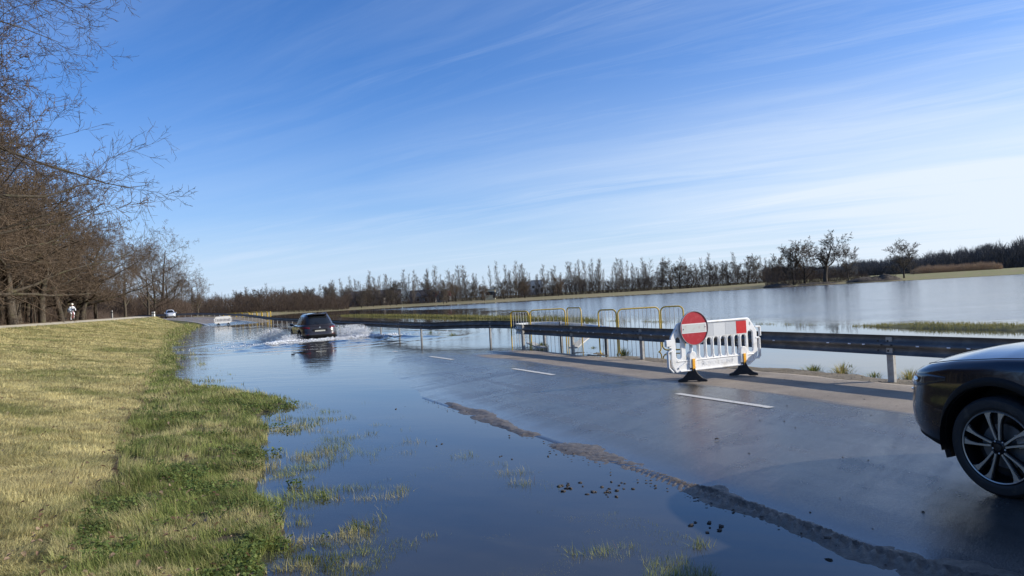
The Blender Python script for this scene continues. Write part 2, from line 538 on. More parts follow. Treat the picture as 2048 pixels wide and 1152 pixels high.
# painted markings: dashes 2 m long, 4 m apart, and the far edge line
m_paint = mat('road_paint', (.62, .60, .54), .6, var=(60, (.22, .21, .19), .52, .66), bump=(200, .002))
def strip(o0, o1, s0, s1, mb, step=.25):
    n = max(2, int((s1 - s0) / step)); s_ = np.linspace(s0, s1, n + 1)
    V = []
    for q in s_:
        for o_ in (o0, o1):
            x, y = W(o_, q); V.append((float(x), float(y), float(road_z(np.array(o_), np.array(q))) + .006))
    mb.add(V, [(2 * i, 2 * i + 1, 2 * i + 3, 2 * i + 2) for i in range(n)])
mb = MB()
for s0 in [-14.1, -8.05, -2.03, 4.08, 10.1, 15.75] + [99 + 6 * i for i in range(14)]:
    strip(-.06, .06, s0, s0 + 2.0, mb)
strip(-2.85, -2.73, 91, 180, mb, 1.0)
strip(2.73, 2.85, 97, 180, mb, 1.0)
tag(mb.build('road_marking', m_paint), kind='structure')

# ------------------------------------------------------------------ flood water: one level sheet, finer round the wading car where its wake runs
SUVS, SUVO = 29.0, -.22
cwx, cwy = [float(q) for q in W(SUVO, SUVS)]
def axis(fine0, fine1, step, far):
    a = list(np.arange(fine0, fine1 + 1e-6, step)); d = step
    lo = [a[0]]; hi = [a[-1]]
    while hi[-1] < far: d *= 1.5; hi.append(hi[-1] + d)
    d = step
    while lo[-1] > -far: d *= 1.5; lo.append(lo[-1] - d)
    return np.array(lo[:0:-1] + a + hi[1:])
axx = axis(cwx - 11, cwx + 11, .11, 1500); axy = axis(cwy - 11, cwy + 9, .11, 1500)
WX, WY = np.meshgrid(axx, axy)
wo, ws = inv(WX, WY)
lo_ = wo - SUVO; ls = ws - SUVS      # ls > 0 ahead of the car
rd = np.hypot(lo_, ls)
wz = np.zeros_like(WX)
# V-shaped stern wave and turbulent track
arm = np.exp(-((np.abs(lo_) - (1.35 + .42 * np.clip(2.0 - ls, 0, 9))) / .38) ** 2) * sst(ls, 3.5, 1.5) * sst(ls, -7.5, -1)
wz += arm * (.10 + .07 * fbm(WX * 2.4, WY * 2.4, 201, 3))
wz += .05 * np.exp(-((ls + 2.9 - .3 * np.cos(lo_ * 2)) / .5) ** 2) * np.exp(-(lo_ / 2.2) ** 4)
turb = np.exp(-(rd / 5.5) ** 4)
wz += turb * fbm(WX * 3.1, WY * 3.1, 205, 4) * .10
wz += .018 * np.sin(rd * 3.2) * np.exp(-(rd / 8) ** 2)
fade = sst(rd, 10.5, 8.0)
wz *= fade
Vw = np.stack([WX.ravel(), WY.ravel(), wz.ravel()], 1)
a_, b_ = WX.shape
ii, jj = np.meshgrid(np.arange(a_ - 1), np.arange(b_ - 1), indexing='ij')
Fw = np.stack([ii * b_ + jj, ii * b_ + jj + 1, (ii + 1) * b_ + jj + 1, (ii + 1) * b_ + jj], -1).reshape(-1, 4)

m_water = bpy.data.materials.new('flood_water'); m_water.use_nodes = True
t = NT(m_water.node_tree)
pos = t.n('ShaderNodeNewGeometry').outputs['Position']
sp = t.n('ShaderNodeSeparateXYZ', {0: pos})
off = t.math('ADD', t.math('MULTIPLY', sp.outputs[0], RX), t.math('MULTIPLY', sp.outputs[1], RY))   # offset + 7.09
big = t.noise(t.n('ShaderNodeMapping', {'Vector': pos, 'Scale': (.02, .05, 1)}).outputs[0], 1.0, 3, .5)
bw = t.math('MULTIPLY', t.math('SUBTRACT', big, .5), 9)
bw2 = t.math('SUBTRACT', bw, t.ramp(sp.outputs[1], 45, 110, 0, 17))
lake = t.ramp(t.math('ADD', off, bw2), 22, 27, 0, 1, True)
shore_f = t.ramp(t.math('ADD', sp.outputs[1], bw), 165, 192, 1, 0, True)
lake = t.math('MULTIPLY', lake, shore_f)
gust = t.ramp(t.noise(t.n('ShaderNodeMapping', {'Vector': pos, 'Scale': (.05, .22, 1)}).outputs[0], 1.0, 4, .6, .5), .38, .62, .07, .22)
# breeze on the near flood left of the road
near_r = t.ramp(t.noise(t.n('ShaderNodeMapping', {'Vector': pos, 'Scale': (.12, .05, 1)}).outputs[0], 1.0, 3, .5), .35, .65, .0, 1.0)
mid = t.ramp(sp.outputs[1], 14, 30, 0, 1)
dist = t.ramp(off, 6, 16, 1, 0)
ripple = t.math('ADD', t.math('MULTIPLY', lake, gust), t.math('MULTIPLY', t.math('MULTIPLY', near_r, mid), t.math('ADD', t.math('MULTIPLY', dist, .16), .012)))
ripple = t.math('ADD', ripple, .006)
wrot = t.n('ShaderNodeVectorRotate', {0: pos, 'Angle': R(18)}, rotation_type='Z_AXIS').outputs[0]
n_a = t.noise(t.n('ShaderNodeMapping', {'Vector': wrot, 'Scale': (1.0, 3.2, 1)}).outputs[0], 1.0, 4, .55, .3)
n_b = t.noise(t.n('ShaderNodeMapping', {'Vector': wrot, 'Scale': (.35, .8, 1)}).outputs[0], 1.0, 3, .5, .2)
n_c = t.noise(pos, 9, 3, .6)
h = t.math('ADD', t.math('ADD', t.math('MULTIPLY', n_a, .11), t.math('MULTIPLY', n_b, .14)), t.math('MULTIPLY', n_c, .012))
b = t.n('ShaderNodeBump', {'Height': h, 'Distance': 1.0, 'Strength': ripple})
murk_sheen = t.mix(t.ramp(t.noise(pos, .5, 5, .6), .35, .65), (.030, .031, .030), (.048, .045, .038))
murk_sheen = t.mix(lake, murk_sheen, (.13, .145, .165))  # rippled lake: base colour raised to stand in for reflected sky brightness
p = t.n('ShaderNodeBsdfPrincipled', {'Base Color': murk_sheen, 'Roughness': t.fmix(lake, .02, .13), 'IOR': t.fmix(lake, 1.46, 2.25), 'Normal': b})
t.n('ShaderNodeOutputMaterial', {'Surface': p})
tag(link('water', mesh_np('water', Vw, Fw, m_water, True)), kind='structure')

# ------------------------------------------------------------------ strip of mud along the left edge of the carriageway, with tyre treads
ms = np.arange(-12, 3.6, .022); mo = np.arange(-3.75, -2.2, .022)
MO, MS = np.meshgrid(mo, ms)
cen = -3.02 + .10 * np.sin(MS * .7 + 1) + fbm(MS * .8, MS * 0 + 2, 301, 3) * .35
wid = .10 + .12 * sst(MS, 3.4, -5) + fbm(MS * 1.4, MS * 0 + 5, 303, 4) * .26
wid = np.maximum(wid, .03)
prof = np.exp(-(np.abs(MO - cen) / wid) ** 2.5)
rag = fbm(MO * 7, MS * 5, 305, 4)
pres = sst(fbm(MS * .55, MS * 0 + 9, 311, 3) * 1.0 + ip(MS, [-12, -5, -3.5, 0, 3.5], [.5, .32, .17, .07, -.04]), -.10, .08)
hm = prof * pres * (.027 + .026 * rag) - .012 + rag * .010 * pres
tread = np.maximum(0, np.sin((MS + np.abs(MO - cen) * .8) * 2 * math.pi / .085)) * np.exp(-((MO - cen) / .11) ** 4) * sst(MS, -2.6, -4.5)
hm = hm + tread * .024 * prof + fbm(MO * 22, MS * 22, 309, 2) * .018 * prof
rz_ = np.where(MO < -3.1, -.10, road_z(MO, MS))
mz = np.maximum(rz_, -.02) + hm
mz = np.where(MO < -3.1, mz - (-.02 - 0) - .02 + (road_z(MO * 0 - 3.1, MS) - np.maximum(rz_, -.02)) * sst(MO, -3.75, -3.1), mz)
mz = np.where((MO == mo[0]) | (MO == mo[-1]), -.1, mz)
mx, my = W(MO, MS)
a_, b_ = MO.shape
ii, jj = np.meshgrid(np.arange(a_ - 1), np.arange(b_ - 1), indexing='ij')
Fm = np.stack([ii * b_ + jj, ii * b_ + jj + 1, (ii + 1) * b_ + jj + 1, (ii + 1) * b_ + jj], -1).reshape(-1, 4)
m_mud = mat('wet_mud', (.085, .070, .056), .5, var=(14, (.17, .145, .115), .4, .7), bump=(60, .01))
tag(link('mud', mesh_np('mud', np.stack([mx.ravel(), my.ravel(), mz.ravel()], 1), Fm, m_mud, True)), kind='structure')
# ------------------------------------------------------------------ guardrails
def along(path, n_per=1):
    """resample polyline of (o, s, ztop)"""
    return path

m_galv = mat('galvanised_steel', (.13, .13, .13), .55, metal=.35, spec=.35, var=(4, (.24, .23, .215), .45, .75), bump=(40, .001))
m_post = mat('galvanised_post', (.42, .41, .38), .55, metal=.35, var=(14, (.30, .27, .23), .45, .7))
m_slot = mat('slot_light_white', (.85, .86, .87), .3)  # brightness of sky-lit water behind the beam put into this colour
m_bolt = mat('dark_bolt', (.05, .05, .05), .5, metal=.5)
# W profile: (towards road, height below top)
WPROF = [(.02, 0), (.045, -.012), (.075, -.045), (.078, -.085), (.045, -.115), (.005, -.14), (.003, -.155), (.005, -.17), (.045, -.195), (.078, -.225), (.075, -.265), (.045, -.298), (.02, -.31)]


def guardrail(name, pts, label, posts, slots=(), m=None):
    """pts: world (x,y,ztop) with the road side on the left of travel when sgn=1"""
    root = empty(name, pts[0][:2] + (0,), 0, label, 'guardrail')
    ox_, oy_ = root.location.x, root.location.y
    P = [Vector(p) for p in pts]; n = len(P); k = len(WPROF); V = []; F = []
    nrm = []
    for i, p in enumerate(P):
        d = (P[min(i + 1, n - 1)] - P[max(i - 1, 0)]); d.z = 0; d.normalize()
        nn = Vector((-d.y, d.x, 0)); nrm.append(nn)
        for a, h in WPROF:
            q = p + nn * a; V.append((q.x - ox_, q.y - oy_, p.z + h))
    for i in range(n - 1):
        for j in range(k - 1):
            F.append((i * k + j, (i + 1) * k + j, (i + 1) * k + j + 1, i * k + j + 1))
    mb = MB().add(V, F); m_beam = m or m_galv
    o = mb.build('beam', m_beam, root, smooth=True, auto=False)
    so = o.modifiers.new('s', 'SOLIDIFY'); so.thickness = .005; so.offset = 1
    bx_ = MB()
    for (p, nn, zb) in posts:
        # C-section post standing behind the beam
        m = Matrix.Rotation(math.atan2(nn[1], nn[0]), 4, 'Z')
        q = MB(); base = Vector((p[0] - ox_ - nn[0] * .06, p[1] - oy_ - nn[1] * .06, 0))
        hz = p[2] - .03 - zb
        c = Vector((base.x, base.y, zb + hz / 2))
        for dx_, dy_, sx, sy in ((0, .0, .006, .115), (-.028, .055, .055, .006), (-.028, -.055, .055, .006), (-.054, .045, .006, .02), (-.054, -.045, .006, .02)):
            q.box(c + m @ Vector((dx_ - .0, dy_, 0)), (sx, sy, hz), M=m)
        q.build('post', m_post, root)
        for hh in (-.08, -.155, -.235):
            for sd in (-.09, .09):
                e = Vector((p[0] - ox_, p[1] - oy_, p[2] + hh)) + m @ Vector((.008 if hh == -.155 else .084, sd, 0))
                if abs(p[1]) < 26: MB().box(e, (.012, .028, .028), M=m).build('bolt', m_bolt, root)
    if slots:
        for (p, nn) in slots:
            m = Matrix.Rotation(math.atan2(nn[1], nn[0]), 4, 'Z')
            MB().box(Vector((p[0] - ox_, p[1] - oy_, p[2] - .155)) + m @ Vector((.016, 0, 0)), (.012, .05, .017), M=m).build('reflector_or_slot_light', m_slot, root)  # small pale block painted in for light seen through a beam slot
    return root


def osz(o, s, z): x, y = W(o, s); return (float(x), float(y), z)
NL = (-RX, -RY)     # normal pointing at the road from its right side
def rail_top(s): return ip(s, [-30, 13, 22, 40, 75, 90, 110, 140, 200], [.80, .775, .74, .68, .72, .83, 1.15, 1.65, 1.85])
OR = 3.22
near_s = np.linspace(-16, 12.3, 40)
pts = [osz(OR, s, float(rail_top(s))) for s in near_s]
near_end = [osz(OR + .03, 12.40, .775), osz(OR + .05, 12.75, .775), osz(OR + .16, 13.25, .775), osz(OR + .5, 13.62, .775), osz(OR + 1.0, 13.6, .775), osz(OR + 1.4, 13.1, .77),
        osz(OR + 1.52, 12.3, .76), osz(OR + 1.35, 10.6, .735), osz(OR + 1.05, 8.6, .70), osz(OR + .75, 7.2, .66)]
near_posts = [(osz(OR, s, float(rail_top(s))), NL, -.25) for s in (-15, -11.55, -8.1, -4.65, -1.22, 2.25, 5.7, 9.15, 12.45)]
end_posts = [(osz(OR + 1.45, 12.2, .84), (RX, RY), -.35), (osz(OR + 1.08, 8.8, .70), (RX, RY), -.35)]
m_sunlit = mat('sunlit_steel', (.56, .57, .56), .5, metal=.15, var=(6, (.40, .41, .38), .45, .7))  # lighter copy of the rail steel: sunlight on its back put into the colour
rng = random.Random(4)
sl = [(osz(OR, s + dd, float(rail_top(s))), NL) for s in (-1.22, 2.25, 5.7, 9.15, 12.0) for dd in (-1.35, -1.05, -.55, .42, .7, 1.15) if s + dd < 12.2 and rng.random() < .85]
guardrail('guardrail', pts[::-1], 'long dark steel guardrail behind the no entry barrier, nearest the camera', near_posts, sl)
guardrail('guardrail', near_end[::-1], 'short curved guardrail end tinted pale as if sunlit, turned back behind the start of the near dark rail', end_posts, (), m_sunlit)
# the beam's road side must be the left of travel: run it from far to near
far_s = np.concatenate([np.linspace(21.6, 92, 50), np.linspace(94, 215, 60)])
pts = [osz(OR + 2.9, 16.2, .60), osz(OR + 2.3, 17.7, .70), osz(OR + 1.75, 18.9, .735), osz(OR + 1.3, 19.7, .75), osz(OR + .6, 20.9, .745)]
pts += [osz(OR, s, float(rail_top(s))) for s in far_s]
fp = [(osz(OR, s, float(rail_top(s))), NL, -.45 if s < 90 else float(a_road(s)) - .3) for s in np.arange(23.3, 214, 3.62)]
fp += [(osz(OR + 1.65, 19.1, .73), NL, -.5), (osz(OR + 2.8, 16.4, .60), NL, -.5)]
sl = [(osz(OR, s, float(rail_top(s))), NL) for s in (18.2 + 3.6, 22.6, 24.6, 25.4, 27, 28.6, 29.4)]
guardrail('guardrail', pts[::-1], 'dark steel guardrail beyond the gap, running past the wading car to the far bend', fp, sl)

# concrete strip of the culvert head, breaking the water by the guardrail gap
m_conc = mat('pale_concrete', (.50, .48, .43), .8, var=(5, (.33, .31, .27), .4, .7), bump=(30, .006))
cmb = MB()
for q0, q1 in (((3.75, 12.0), (4.6, 14.6)), ((4.3, 10.9), (7.6, 15.6))):
    a = Vector(osz(*q0, 0)); b2 = Vector(osz(*q1, 0)); d = (b2 - a)
    cmb.box(((a.x + b2.x) / 2, (a.y + b2.y) / 2, -.14), (d.length, .30, .33), rz=math.atan2(d.y, d.x))
o = cmb.build('culvert_kerb', m_conc, None, bevel=.02)
tag(o, 'pale concrete culvert edge just above the floodwater behind the guardrail end', 'kerb')

# ------------------------------------------------------------------ yellow tube railings
m_yel = mat('yellow_paint', (.62, .40, .035), .45, var=(18, (.42, .27, .05), .5, .75))
m_whitebar = mat('pale_bar_paint', (.55, .53, .46), .5)


def railing(x0, y0, x1, y1, zb, zt, label, group, nb=None, r=.019, rc=.13):
    a = Vector((x0, y0, 0)); d = Vector((x1 - x0, y1 - y0, 0)); L = d.length
    root = empty('railing', (x0, y0, zb), math.atan2(d.y, d.x), label, 'railing', group)
    h = zt - zb; path = []
    for cx_, cz_, a0 in ((L - rc, h - rc, 0), (rc, h - rc, 90), (rc, rc, 180), (L - rc, rc, 270)):
        for i in range(6):
            t_ = R(a0 + 18 * i); path.append((cx_ + rc * math.cos(t_), 0, cz_ + rc * math.sin(t_)))
    MB().tube(path, r, 8, closed=True).build('frame', m_yel, root, smooth=True)
    nb = nb or max(3, int(L / .115))
    for i in range(1, nb):
        x = L * i / nb
        dz_ = 0 if rc < x < L - rc else rc * .4
        MB().tube([(x, 0, dz_ + .01), (x, 0, h - dz_ - .01)], .008 if y0 < 60 else .014, 5).build('bar', m_whitebar, root, smooth=True)
    return root


GY = 'yellow railings standing in the floodwater'
def pxd(px, d): return ((px - 1024 - 4) / 1490 * d, d)
A = [pxd(1022, 24.8), pxd(1058, 24.2), pxd(1061, 24.15), pxd(1131, 24.2), pxd(1135, 24.1), pxd(1163, 23.0)]
railing(*A[0], *A[1], -.12, 1.2, 'narrow yellow railing panel at the far left above the guardrail end', GY)
railing(*A[2], *A[3], -.12, 1.22, 'wide yellow railing panel between two narrow ones, above the guardrail end', GY)
railing(*A[4], *A[5], -.12, 1.24, 'narrow yellow railing panel ending left of a gap of open water', GY)
B = [pxd(1197, 20.4), pxd(1233, 19.9), pxd(1236, 19.9), pxd(1319, 20.1), pxd(1322, 20.0), pxd(1367, 19.9)]
railing(*B[0], *B[1], -.04, 1.21, 'narrow yellow railing panel whose foot shows under the guardrail', GY)
railing(*B[2], *B[3], -.02, 1.21, 'widest yellow railing panel, mid way between gap and round red sign', GY)
railing(*B[4], *B[5], .05, 1.21, 'yellow railing panel beside the round red sign', GY)
GF = 'small yellow railings by the far bend'
fx = [(455, 475), (476, 489), (490, 505), (507, 522), (523, 540)]
for i, (p0, p1) in enumerate([(449, 459), (461, 474), (475, 486), (487, 500), (502, 516)]):
    a = pxd(p0, 146 - i * 1); b2 = pxd(p1, 145.5 - i * 1)
    railing(*a, *b2, .30, 1.17, 'tiny yellow railing panel far off on the left part of the distant row', GF, 6, .075)
for i, (p0, p1) in enumerate([(506, 515), (516, 525), (526, 536), (537, 543)]):
    a = pxd(p0, 138 - i * 2); b2 = pxd(p1, 137 - i * 2)
    railing(*a, *b2, .18, 1.18, 'small bright yellow railing panel far off beside the guardrail, right part of the distant row', GF + ', right', 6, .085)

# ------------------------------------------------------------------ plastic traffic barriers
m_plastic = mat('white_plastic', (.83, .82, .79), .42, var=(7, (.60, .57, .50), .50, .80), bump=(35, .0015))
m_greytape = mat('grey_reflective_tape', (.50, .51, .51), .35, var=(90, (.58, .59, .6), .4, .6))
m_whitetape = mat('white_reflective_tape', (.70, .70, .68), .35, var=(90, (.62, .63, .63), .4, .6))
m_red = mat('red_reflective_tape', (.55, .018, .022), .35, var=(30, (.62, .06, .05), .55, .75))
m_signred = mat('scuffed_red_sheet', (.40, .016, .026), .38, var=(13, (.50, .085, .09), .52, .78))
m_signwhite = mat('aged_white_sheet', (.56, .58, .54), .4, var=(14, (.50, .44, .42), .5, .75))
m_rubber = mat('black_rubber', (.014, .014, .015), .65, var=(16, (.06, .05, .04), .55, .8), bump=(30, .002))
m_orange = mat('orange_reflector', (.85, .36, .02), .3, var=(70, (.95, .55, .08), .45, .6))
m_alu = mat('grey_aluminium', (.38, .38, .39), .4, metal=.8)


def curve_plate(outer, holes, depth, bevel, name):
    cu = bpy.data.curves.new(name, 'CURVE'); cu.dimensions = '2D'; cu.fill_mode = 'BOTH'
    cu.extrude = depth / 2 - bevel; cu.bevel_depth = bevel; cu.bevel_resolution = 2; cu.offset = 0
    for poly in [outer] + holes:
        sp_ = cu.splines.new('POLY'); sp_.points.add(len(poly) - 1); sp_.use_cyclic_u = True
        for q, (a, b_) in zip(sp_.points, poly): q.co = (a, b_, 0, 1)
    ob = bpy.data.objects.new(name, cu); COL.objects.link(ob)
    dg = bpy.context.evaluated_depsgraph_get()
    me = bpy.data.meshes.new_from_object(ob.evaluated_get(dg))
    bpy.data.objects.remove(ob); bpy.data.curves.remove(cu)
    # curve XY plane -> XZ plane
    me.transform(Matrix.Rotation(R(90), 4, 'X'))
    return me


def slot(x0, x1, z0, z1, n=6):
    r = (x1 - x0) / 2; cx_ = (x0 + x1) / 2; P = []
    for i in range(n + 1):
        t_ = math.pi * i / n; P.append((cx_ + r * math.cos(t_), z1 - r + r * math.sin(t_)))
    for i in range(n + 1):
        t_ = math.pi + math.pi * i / n; P.append((cx_ + r * math.cos(t_), z0 + r + r * math.sin(t_)))
    return P


def ellipse(cx_, cz_, a, b_, n=16): return [(cx_ + a * math.cos(2 * math.pi * i / n), cz_ + b_ * math.sin(2 * math.pi * i / n)) for i in range(n)]


def barrier(loc, rz, label, near=True):
    root = empty('traffic_barrier', loc, rz, label, 'barrier')
    zb, zt = .19, 1.03
    outer = [(.13, zb), (1.76, zb), (1.92, zb + .10), (1.95, zb + .2), (1.95, zt - .24), (1.80, zt - .02), (1.76, zt), (.24, zt), (.20, zt - .02), (.05, zt - .24), (.05, zb + .2), (.07, zb + .10)]
    holes = [slot(.13, .26, .40, .80), slot(1.74, 1.87, .40, .82)]
    for i in range(9):
        x = .335 + i * .156
        holes.append(slot(x, x + .122, .385, .75))
    holes += [ellipse(.17, .90, .022, .04), ellipse(1.80, .92, .022, .04)]
    holes += [ellipse(.70, .305, .022, .045), ellipse(1.36, .305, .022, .045)]
    me = curve_plate(outer, holes, .038, .009, 'panel'); me.materials.append(m_plastic)
    for p_ in me.polygons: p_.use_smooth = False
    body = link('panel', me, root)
    if near:
        # thickened rails, recess frames and the moulded lettering
        mb = MB()
        for x in (.335 + .122 + .017 + i * .156 for i in range(8)):
            mb.box((x, 0, .567), (.010, .050, .36))
        mb.box((1.0, 0, zt - .013), (1.5, .082, .022)); mb.box((.95, 0, zb + .012), (1.5, .082, .022)); mb.box((1.0, 0, .372), (1.7, .06, .014))
        mb.box((1.0, 0, .757), (1.45, .05, .010))
        for (a, b_, c_, d_) in ((1.66, 1.86, .25, .37),):
            for bb in (((a + b_) / 2, c_, b_ - a, .012), ((a + b_) / 2, d_, b_ - a, .012), (a, (c_ + d_) / 2, .012, d_ - c_), (b_, (c_ + d_) / 2, .012, d_ - c_)):
                mb.box((bb[0], 0, bb[1]), (bb[2], .07, bb[3]))
        mb.box((.26, 0, .30), (.20, .07, .03), M=Matrix.Rotation(R(-28), 4, 'Y'))
        mb.build('rib', m_plastic, root, bevel=.004)
        fc = bpy.data.curves.new('lettering', 'FONT'); fc.body = 'NOVO-ERLINE'; fc.size = .105; fc.extrude = .002; fc.align_x = 'CENTER'; fc.space_character = 1.05
        fo = bpy.data.objects.new('lettering', fc); COL.objects.link(fo)
        lm = bpy.data.meshes.new_from_object(fo.evaluated_get(bpy.context.evaluated_depsgraph_get()))
        bpy.data.objects.remove(fo); bpy.data.curves.remove(fc)
        lm.transform(Matrix.Translation((1.03, -.0198, .26)) @ Matrix.Rotation(R(90), 4, 'X')); lm.materials.append(m_plastic)
        link('lettering', lm, root)
        # reflective squares
        for x0, x1, m_, nm in ((.40, .68, m_red, 'red_square'), (.68, .97, m_greytape, 'grey_square'), (.97, 1.235, m_whitetape, 'white_square'), (1.237, 1.482, m_greytape, 'grey_square'), (1.484, 1.72, m_red, 'red_square')):
            MB().box(((x0 + x1) / 2, -.022, .875), (x1 - x0 - .004, .006, .225)).build(nm, m_, root)
    # hooks and eyes at the ends
    mb = MB()
    for pth in (((1.94, .86), (2.02, .86), (2.045, .84), (2.045, .70)), ((1.94, .66), (2.00, .66), (2.02, .64), (2.02, .33), (1.98, .29), (1.93, .29))):
        for a, b_ in zip(pth[:-1], pth[1:]):
            L = math.hypot(b_[0] - a[0], b_[1] - a[1]); an = math.atan2(b_[1] - a[1], b_[0] - a[0])
            mb.box(((a[0] + b_[0]) / 2, 0, (a[1] + b_[1]) / 2), (L + .028, .05, .028), M=Matrix.Rotation(-an, 4, 'Y'))
    mb.build('hook', m_plastic, root, bevel=.006)
    mb = MB()
    mb.box((-.01, 0, .70), (.10, .055, .11)); mb.box((.03, 0, .625), (.06, .04, .03))
    for pth in (((.06, .56), (.0, .56), (-.02, .54), (-.02, .28), (.06, .20)),):
        for a, b_ in zip(pth[:-1], pth[1:]):
            L = math.hypot(b_[0] - a[0], b_[1] - a[1]); an = math.atan2(b_[1] - a[1], b_[0] - a[0])
            mb.box(((a[0] + b_[0]) / 2, 0, (a[1] + b_[1]) / 2), (L + .026, .05, .026), M=Matrix.Rotation(-an, 4, 'Y'))
    mb.build('hook', m_plastic, root, bevel=.006)
    for fx_ in (.475, 1.615):
        f = empty('foot', (fx_, 0, 0)); f.parent = root
        mb = MB()
        # splayed rubber foot, its arms across the barrier
        prof_ = [(-.25, .0), (-.25, .03), (-.17, .06), (-.10, .13), (-.045, .235), (.045, .235), (.10, .13), (.17, .06), (.25, .03), (.25, .0), (.10, .0), (.07, .022), (-.07, .022), (-.10, .0)]
        M_ = Matrix.Rotation(R(-40), 4, 'Z') @ Matrix.Rotation(R(90), 4, 'X') @ Matrix.Translation((0, 0, -.055))
        mb.prism(prof_, M_, .11)
        fo2 = mb.build('rubber_base', m_rubber, f, bevel=.008)
        if near:
            MB().prism([(-.075, .24), (.075, .24), (.075, .46), (.06, .50), (.025, .525), (-.025, .525), (-.06, .50), (-.075, .46)], Matrix.Translation((0, .048, 0)) @ Matrix.Rotation(R(90), 4, 'X'), .096).build('socket', m_plastic, f, bevel=.008)
            MB().box((0, -.056, .31), (.056, .014, .18)).box((0, -.05, .215), (.036, .02, .06)).build('orange_reflector', m_orange, f, bevel=.004)
    return root


# near barrier: feet stand at (3.15,13.42) and (4.18,13.98) in plan
bz = float(road_z(np.array(.9), np.array(1.2)))
ang = math.atan2(.47, 1.03)
bx0 = 3.07 - .475 * math.cos(ang); by0 = 13.05 - .475 * math.sin(ang)
nb_ = barrier((bx0, by0, bz), ang, 'white plastic road barrier with a red and grey taped strip, standing on the near lane')
M_b = Matrix.Translation((bx0, by0, bz)) @ Matrix.Rotation(ang, 4, 'Z')
# the round sign hung on it
sg_ = empty('no_entry_sign', M_b @ Vector((.52, -.05, .93)), ang, 'round red no entry sign with a white bar, hung on the near white barrier', 'road sign')
Mx = Matrix.Rotation(R(90), 4, 'X')
MB().lathe([(0, -.004), (.300, -.004), (.300, .022), (.292, .022), (.288, .008), (0, .008)], 48, Mx, False).build('plate', m_alu, sg_, smooth=True)
MB().lathe([(0, .0095), (.287, .0095), (.287, .0082)], 48, Mx, False).build('red_face', m_signred, sg_, smooth=True)
MB().box((0, -.0115, 0), (.53, .002, .165)).build('white_bar', mat('sign_border_white', (.74, .73, .70), .4), sg_)
MB().box((0, -.0135, 0), (.485, .002, .135)).build('bar_face', m_signwhite, sg_)
MB().lathe([(0, .020), (.009, .019), (.010, .013)], 10, Matrix.Translation((-.235, 0, -.01)) @ Mx, False).build('rivet', m_bolt, sg_)
MB().lathe([(0, .020), (.009, .019), (.010, .013)], 10, Matrix.Translation((.235, 0, .01)) @ Mx, False).build('rivet', m_bolt, sg_)
MB().box((0, .03, 0), (.05, .05, .4)).build('bracket', m_alu, sg_)
# far barrier
fbx, fby = [float(q) for q in W(-2.3, 88.4)]
barrier((fbx, fby, float(a_road(88.4)) + .02), R(25), 'small distant white plastic barrier at the far edge of the flood', near=False)

# ------------------------------------------------------------------ cars
UC, BA, BB, NF = -1.36, 2.27, .925, 4.4


def outline(al):
    c, s = np.cos(al), np.sin(al)
    n = np.where(c > 0, NF, 5.5)
    r = (np.abs(c / BA) ** n + np.abs(s / BB) ** n) ** (-1 / n)
    return r * c, r * s


def al_u(u, side=1):
    """polar angle of the outline where it passes u on one side"""
    du = abs(u - UC) / BA; n = NF if u > UC else 5.5
    v = BB * (1 - min(du, .9999) ** n) ** (1 / n)
    return math.atan2(side * v, u - UC)


def sh_h(u): return ip(u, [-3.63, -3.5, -3.2, -2, -.6, 0, .4, .65, .8, .92], [1.02, 1.06, 1.07, 1.05, 1.035, 1.005, .965, .925, .895, .865])
def bot_h(u): return ip(u, [-3.63, -3.3, -3.0, .35, .6, .92], [.38, .30, .24, .24, .27, .33])


def body_pt(al, t, off=0.0):
    u0, v0 = outline(al); al = np.asarray(al, float); t = np.asarray(t, float) + al * 0
    w_ = bot_h(UC + u0) + (sh_h(UC + u0) - bot_h(UC + u0)) * t
    sv = ip(t, [0, .08, .25, .5, .62, .75, .93, 1.0], [.955, .975, .992, 1.0, .994, .995, .975, .93])
    fr = ip(t, [0, .06, .2, .4, .62, .8, .92, 1.0], [-.07, .02, .07, .085, .075, .055, .045, -.01])
    re = ip(t, [0, .1, .3, .45, .6, .8, 1.0], [-.10, -.03, 0.0, -.02, -.07, -.11, -.20])
    fw = sst(u0, 1.2, 2.25); rw_ = sst(-u0, 1.2, 2.25)
    u = UC + u0 + fr * fw - re * rw_ + off * np.cos(al) * 0
    v = v0 * sv
    # push out along the plan normal
    e = 1e-3; ua, va = outline(al + e); ub, vb = outline(al - e)
    tx, ty = ua - ub, va - vb; L = np.hypot(tx, ty)
    return u + ty / L * off, v - tx / L * off, w_


def patch(al0, al1, tb, tt, na, nt_, off, name, m, parent, wave=None):
    A_ = np.linspace(al0, al1, na); q = np.linspace(0, 1, nt_)
    TB = np.interp(np.linspace(0, 1, na), np.linspace(0, 1, len(tb)), tb); TT = np.interp(np.linspace(0, 1, na), np.linspace(0, 1, len(tt)), tt)
    V = []
    for i in range(na):
        for j in range(nt_):
            o_ = off if 0 < j < nt_ - 1 and 0 < i < na - 1 else off * .2
            x, y, z = body_pt(A_[i], TB[i] + (TT[i] - TB[i]) * q[j], o_); V.append((float(x), float(y), float(z)))
    F = [(i * nt_ + j, (i + 1) * nt_ + j, (i + 1) * nt_ + j + 1, i * nt_ + j + 1) for i in range(na - 1) for j in range(nt_ - 1)]
    return MB().add(V, F).build(name, m, parent, smooth=True, auto=False)


